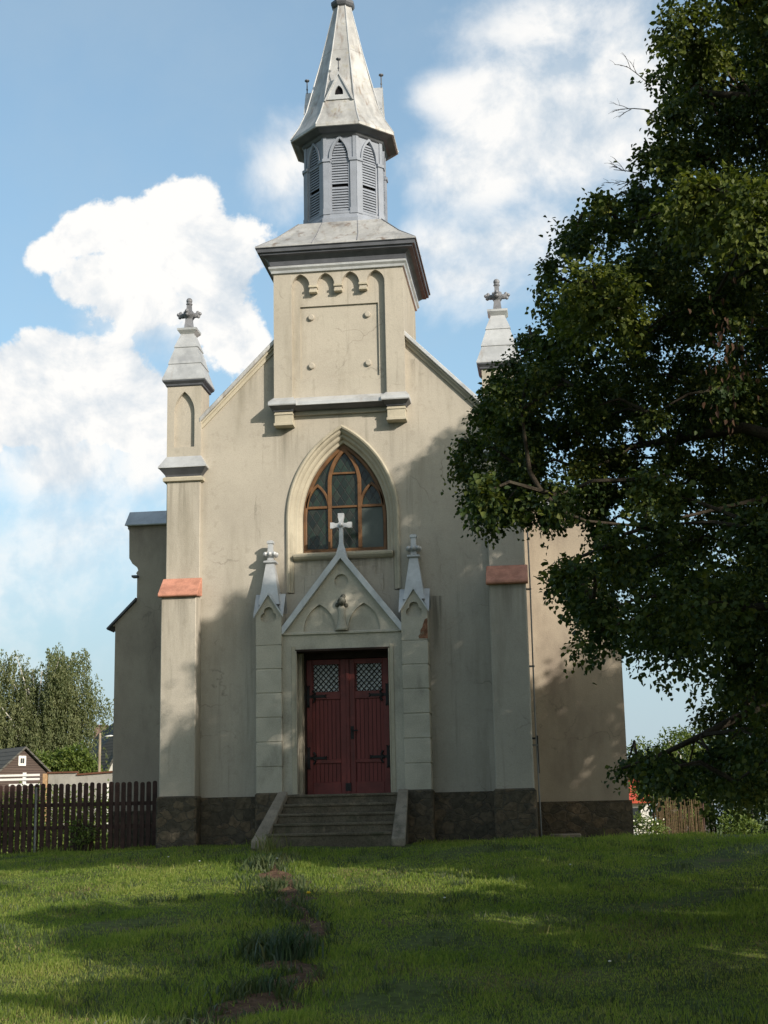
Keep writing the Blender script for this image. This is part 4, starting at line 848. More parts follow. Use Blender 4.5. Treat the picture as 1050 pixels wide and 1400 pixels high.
wg = thing('white_gable_house', 'white gable tip of a house showing over the bushes at the right', 'house', (11, 75, -1))
lw = lambda mb: local(mb, (11, 75, -1))
lw(MB().prism([(10.6, -1.6), (13.8, -1.6), (13.8, 2.6), (12.2, 4.1), (11.55, 5.0), (11.15, 5.45), (10.6, 4.6)], 75, 81)).build('wall', roof_grey, wg)
lw(MB().prism([(11.15, 5.55), (12.3, 4.0), (12.1, 3.95), (11.02, 5.45)], 74.6, 74.9)).build('bargeboard', whitepaint, wg)
lw(MB().box(10.72, 10.80, 74.6, 74.9, 4.2, 5.35)).build('bargeboard', whitepaint, wg)

rf_ = thing('reed_fence', 'brown reed screen fence between the bushes at the right', 'fence', (7.3, 20, -0.5))
rg = random.Random(5); m = MB()
for i in range(95):
    xx = 6.60+i*0.0155; h = 0.93+rg.uniform(-0.12, 0.06)-(0.25 if xx > 7.75 and rg.random() < 0.5 else 0)
    m.tube([(xx, 20+rg.uniform(-0.03, 0.03), -0.9), (xx+rg.uniform(-0.03, 0.03), 20+rg.uniform(-0.03, 0.03), h)], 0.0075, 5)
local(m, (7.3, 20, -0.5)).build('reed_panel', reedmat, rf_)
for z in (0.0, 0.62): local(MB().tube([(6.55, 20.05, z), (8.1, 20.05, z+0.02)], 0.012, 6), (7.3, 20, -0.5)).build('rail', picketwood, rf_)
for px in (6.58, 8.08): local(MB().tube([(px, 20.08, -1), (px, 20.08, 0.8)], 0.03, 8), (7.3, 20, -0.5)).build('post', picketwood, rf_)
po_ = MB().tube([(9.52, 20, -1.0), (9.55, 20, 0.62)], 0.03, 8).ball((9.55, 20, 0.63), 0.032, 8, 5).build('garden_post', iron); tag(po_, 'thin dark post standing alone before the bushes at the far right', 'post')

# ------------------------------------------------------------------ shrubs
def shrub(name, label, cat, x, y, blobs, mat, seed, n=700, ll=0.16, group=None, stems=True):
    """blobs: (dx, dy, z, rx, rz); leaves fill the blobs unevenly, stems rise from the ground"""
    rng = np.random.default_rng(seed); base = gz(x, y)
    t = thing(name, label, cat, (x, y, base), group); Ps = []; Ds = []; Ns = []
    for (dx, dy, z, rx, rz) in blobs:
        k = int(n*rx*rx*2); d = unit(rng.normal(size=(k, 3))); r = rng.uniform(0.25, 1.0, k)**0.5
        lump = 1+0.28*np.sin(d[:, 0]*5+seed)*np.sin(d[:, 2]*6+d[:, 1]*4)
        p = np.array([dx, dy, z-base]) + d*(r*lump)[:, None]*np.array([rx, rx, rz]); Ps.append(p); Ds.append(unit(d*0.5+rng.normal(size=(k, 3))*0.7)); Ns.append(unit(d*0.6+rng.normal(size=(k, 3))*0.6+np.array([0, 0, 0.5])))
    P = np.concatenate(Ps); k = len(P)
    leaves_mesh('crown', P, np.concatenate(Ds), np.concatenate(Ns), rng.uniform(0.7, 1.3, k)*ll, rng.uniform(0.6, 0.9, k)*ll*0.6, mat, t)
    if stems:
        m = MB()
        for (dx, dy, z, rx, rz) in blobs:
            m.tube([(dx*0.3, dy*0.3, -0.2), (dx*0.7, dy*0.7, (z-base)*0.5), (dx, dy, z-base)], [0.05, 0.035, 0.012], 6)
        m.build('stem', bark, t)
    return t
shrub('bush', 'yellow-green bush over the garden wall, nearest the brown shed', 'bush', -32.9, 76, [(0, 0, 4.6, 1.3, 1.4), (-0.7, 0.3, 3.6, 1.2, 1.6), (0.6, 0, 3.4, 1.2, 1.5), (0, 0, 1.5, 1.5, 2)], shrubleaf, 1, 420, 0.30, 'bushes behind the garden wall')
shrub('bush', 'middle bush of the three over the garden wall', 'bush', -31.6, 77, [(0, 0, 4.9, 1.2, 1.4), (-0.6, 0, 3.8, 1.2, 1.5), (0.7, 0.2, 3.9, 1.1, 1.4), (0, 0, 1.5, 1.5, 2)], shrubleaf, 2, 420, 0.30, 'bushes behind the garden wall')
shrub('bush', 'broad bush over the garden wall beside the white house gable', 'bush', -30.2, 76, [(-0.4, 0, 5.0, 1.2, 1.4), (-0.9, 0, 4.0, 1.2, 1.5), (0.5, 0.2, 4.2, 1.2, 1.2), (0.9, 0, 3.2, 1.0, 1.3), (0, 0, 1.5, 1.6, 2)], shrubleaf, 3, 420, 0.30, 'bushes behind the garden wall')
shrub('low_bush', 'green low bush growing at the left end of the picket fence', 'bush', -6.95, 0.95, [(0, 0, 0.75, 0.24, 0.34), (0.1, 0, 0.35, 0.28, 0.4), (-0.25, 0, 0.45, 0.3, 0.4)], shrubleaf, 4, 2600, 0.07)
shrub('climbing_weed', 'thin green weed growing through the picket fence', 'weed', -5.1, 0.38, [(0, 0, 0.36, 0.16, 0.14), (0.28, 0, 0.25, 0.14, 0.16), (0.1, 0, 0.14, 0.2, 0.12)], shrubleaf, 5, 2400, 0.06)
for i, (x_, y_, h_) in enumerate([(-13.2, 37, 2.0), (-15.0, 36.5, 2.3), (-16.9, 37.5, 2.1), (-18.6, 36.8, 2.25), (-20.4, 37.2, 2.0), (-22.2, 36.6, 1.9)]):
    shrub('garden_shrub', 'low sunlit yellow-green shrub seen through the gaps of the picket fence', 'shrub', x_, y_, [(0, 0, h_*0.35, 1.0, h_*0.72), (0.8, 0.2, h_*0.2, 0.9, h_*0.7), (-0.8, 0, h_*0.25, 0.9, h_*0.75), (0, 0, -0.5, 1.2, 0.8)], shrubleaf, 60+i, 420, 0.17, 'shrubs behind the picket fence')
R20 = [
 ('bush', 'sunlit green bush beside the church wall, under the white gable tip', 7.55, 24, [(0.2, 0, 2.45, 0.75, 0.8), (-0.5, 0, 1.2, 0.7, 0.8), (0.7, 0.2, 1.5, 0.8, 0.9), (0.3, 0, 0.5, 1.0, 0.7), (0.25, 0, 2.9, 0.35, 0.45), (-0.3, 0, 2.0, 0.5, 0.7), (-0.7, 0.1, 1.9, 0.6, 0.8), (0.9, 0, 2.2, 0.6, 0.8), (-1.0, -0.2, 2.3, 0.55, 0.7), (-1.1, -0.2, 1.5, 0.55, 0.6)], shrubleaf),
 ('bush', 'tall dark round-topped bush behind the hanging linden bough', 8.9, 25, [(-0.3, 0, 2.65, 0.8, 0.85), (0.6, 0, 2.4, 0.8, 0.7), (0.5, 0, 1.8, 0.9, 1.0), (0, 0, 0.9, 1.1, 1.0)], darkleaf),
 ('bush', 'dark bush at the right edge of the lawn behind the thin post', 10.4, 23, [(0, 0, 1.6, 0.9, 1.0), (-0.7, 0, 1.0, 0.8, 0.9), (0.6, 0, 0.8, 0.9, 1.0), (-0.2, 0, 0.2, 1.0, 0.7)], darkleaf),
 ('bush', 'low bright bush at the foot of the reed fence, near the thin post', 8.75, 18.5, [(0, 0, 0.15, 0.4, 0.35), (0.4, 0, 0.05, 0.4, 0.3)], shrubleaf),
]
for i, (nm, lb_, x_, y_, bl, mt) in enumerate(R20): shrub(nm, lb_, 'bush', x_, y_, bl, mt, 20+i, 1100, 0.12, 'bushes right of the church')
shrub('flowering_shrub', 'white flowering shrub at the corner of the church plinth', 'flowering plant', 6.25, 18.5, [(0, 0, 0.15, 0.32, 0.28), (0.3, 0.1, 0.05, 0.3, 0.25), (-0.25, 0.1, 0.2, 0.3, 0.3)], shrubleaf, 31, 2300, 0.08)
rng = np.random.default_rng(8); k = 60
P = np.stack([6.2+rng.uniform(-0.3, 0.55, k), 18.2+rng.uniform(-0.1, 0.1, k), rng.uniform(-0.1, 0.4, k)-0.2*rng.uniform(0, 1, k)], 1)
fl = [o for o in bpy.data.objects if o.name == 'flowering_shrub'][0]
leaves_mesh('blossom', P-np.array(fl.location), rng.normal(size=(k, 3)), rng.normal(size=(k, 3))+np.array([0, -1, 0]), np.full(k, 0.06), np.full(k, 0.055), whitepetal, fl)

# ------------------------------------------------------------------ birch far left
def birch(x, y, H, label, seed):
    rng = np.random.default_rng(seed); b = gz(x, y); t = thing('birch_tree', label, 'tree', (x, y, b))
    m = MB().tube([(0, 0, -0.3), (0.15, 0, H*0.25), (-0.2, 0.1, H*0.5), (0.1, 0, H*0.75), (0.3, 0, H*0.95)], [0.32, 0.26, 0.19, 0.10, 0.03], 10)
    m.build('trunk', birchbark, t, smooth=True)
    Ps = []; Ds = []; lim = MB()
    tips = [(-5.4, 11.5, 4.5), (-4.4, 14.2, 5), (-3.4, 15.6, 5.5), (-2.2, 16.3, 5.5), (-1.0, 15.2, 5.5), (0.4, 16.8, 6), (1.4, 15.4, 5.5), (2.6, 16.0, 5.5), (3.5, 16.5, 5.0), (4.1, 14.0, 5.0), (4.7, 12.4, 4.4), (4.2, 10.6, 4.2), (-3.2, 11.0, 5.0), (-1.2, 12.0, 5.5), (1.2, 12.6, 5.5), (2.6, 11.0, 5.5), (0.2, 9.4, 5.0), (-2.0, 8.6, 4.2), (2.0, 8.0, 3.8), (-4.6, 8.6, 3.8), (3.3, 13.2, 6), (-5.2, 13.0, 5), (3.2, 8.6, 4.0), (-0.5, 7.0, 3), (-3.6, 12.8, 5), (-1.0, 13.6, 5), (0.5, 11.0, 5), (1.9, 13.8, 5.5), (-2.8, 9.6, 4.5), (-5.6, 9.6, 4)]
    for (tx, tz, dr) in tips:
        ty = rng.uniform(-2.4, 2.4); z0 = max(2.2, tz*0.45)
        pts = [(0, 0, z0), (tx*0.5, ty*0.5, z0+(tz-z0)*0.75), (tx*0.85, ty*0.85, tz), (tx, ty, tz-0.4)]
        lim.tube(pts, [0.09, 0.055, 0.025, 0.01], 6)
        for s in range(72):                       # hanging strands off the outer half of each limb
            q = rng.uniform(0.35, 1.08); f = min(1, q)
            sx = tx*f+rng.normal()*0.55; sy = ty*f+rng.normal()*0.5; sz = z0+(tz-z0)*min(1, (f*1.12)**0.7)+rng.normal()*0.35
            ln = dr*rng.uniform(0.25, 0.75); kk = int(ln*15); u = np.sort(rng.uniform(0, 1, kk))
            sw = rng.normal(size=2)*0.15
            Ps.append(np.stack([sx+sw[0]*u*ln*0.4+rng.normal(size=kk)*0.09+np.sign(tx)*0.25*np.sin(u*2.2), sy+sw[1]*u+rng.normal(size=kk)*0.09, sz+0.25*np.sin(u*3)-u*ln], 1))
            Ds.append(np.stack([rng.normal(size=kk)*0.5, rng.normal(size=kk)*0.5, np.full(kk, -1.0)], 1))
    P = np.concatenate(Ps); D = np.concatenate(Ds); ok = P[:, 2] > 1.6; P = P[ok]; D = D[ok]; n = len(P)
    leaves_mesh('crown', P, D, unit(rng.normal(size=(n, 3))+np.array([0, -0.4, 0.3])), rng.uniform(0.14, 0.26, n), rng.uniform(0.07, 0.12, n), birchleaf, t)
    lim.build('limb', birchbark, t)
birch(-38.6, 90, 15.8, 'tall drooping birch tree rising behind the brown shed at the left', 5)
shrub('background_tree', 'dark small-leaved tree low behind the shed roof at the left edge', 'tree', -43, 96, [(0, 0, 7.6, 2.2, 2.0), (2.0, 0, 6.4, 1.9, 1.9), (-1.5, 0, 5, 2.4, 2.6), (1, 0, 3.5, 2.6, 2.6)], darkleaf, 41, 170, 0.42)

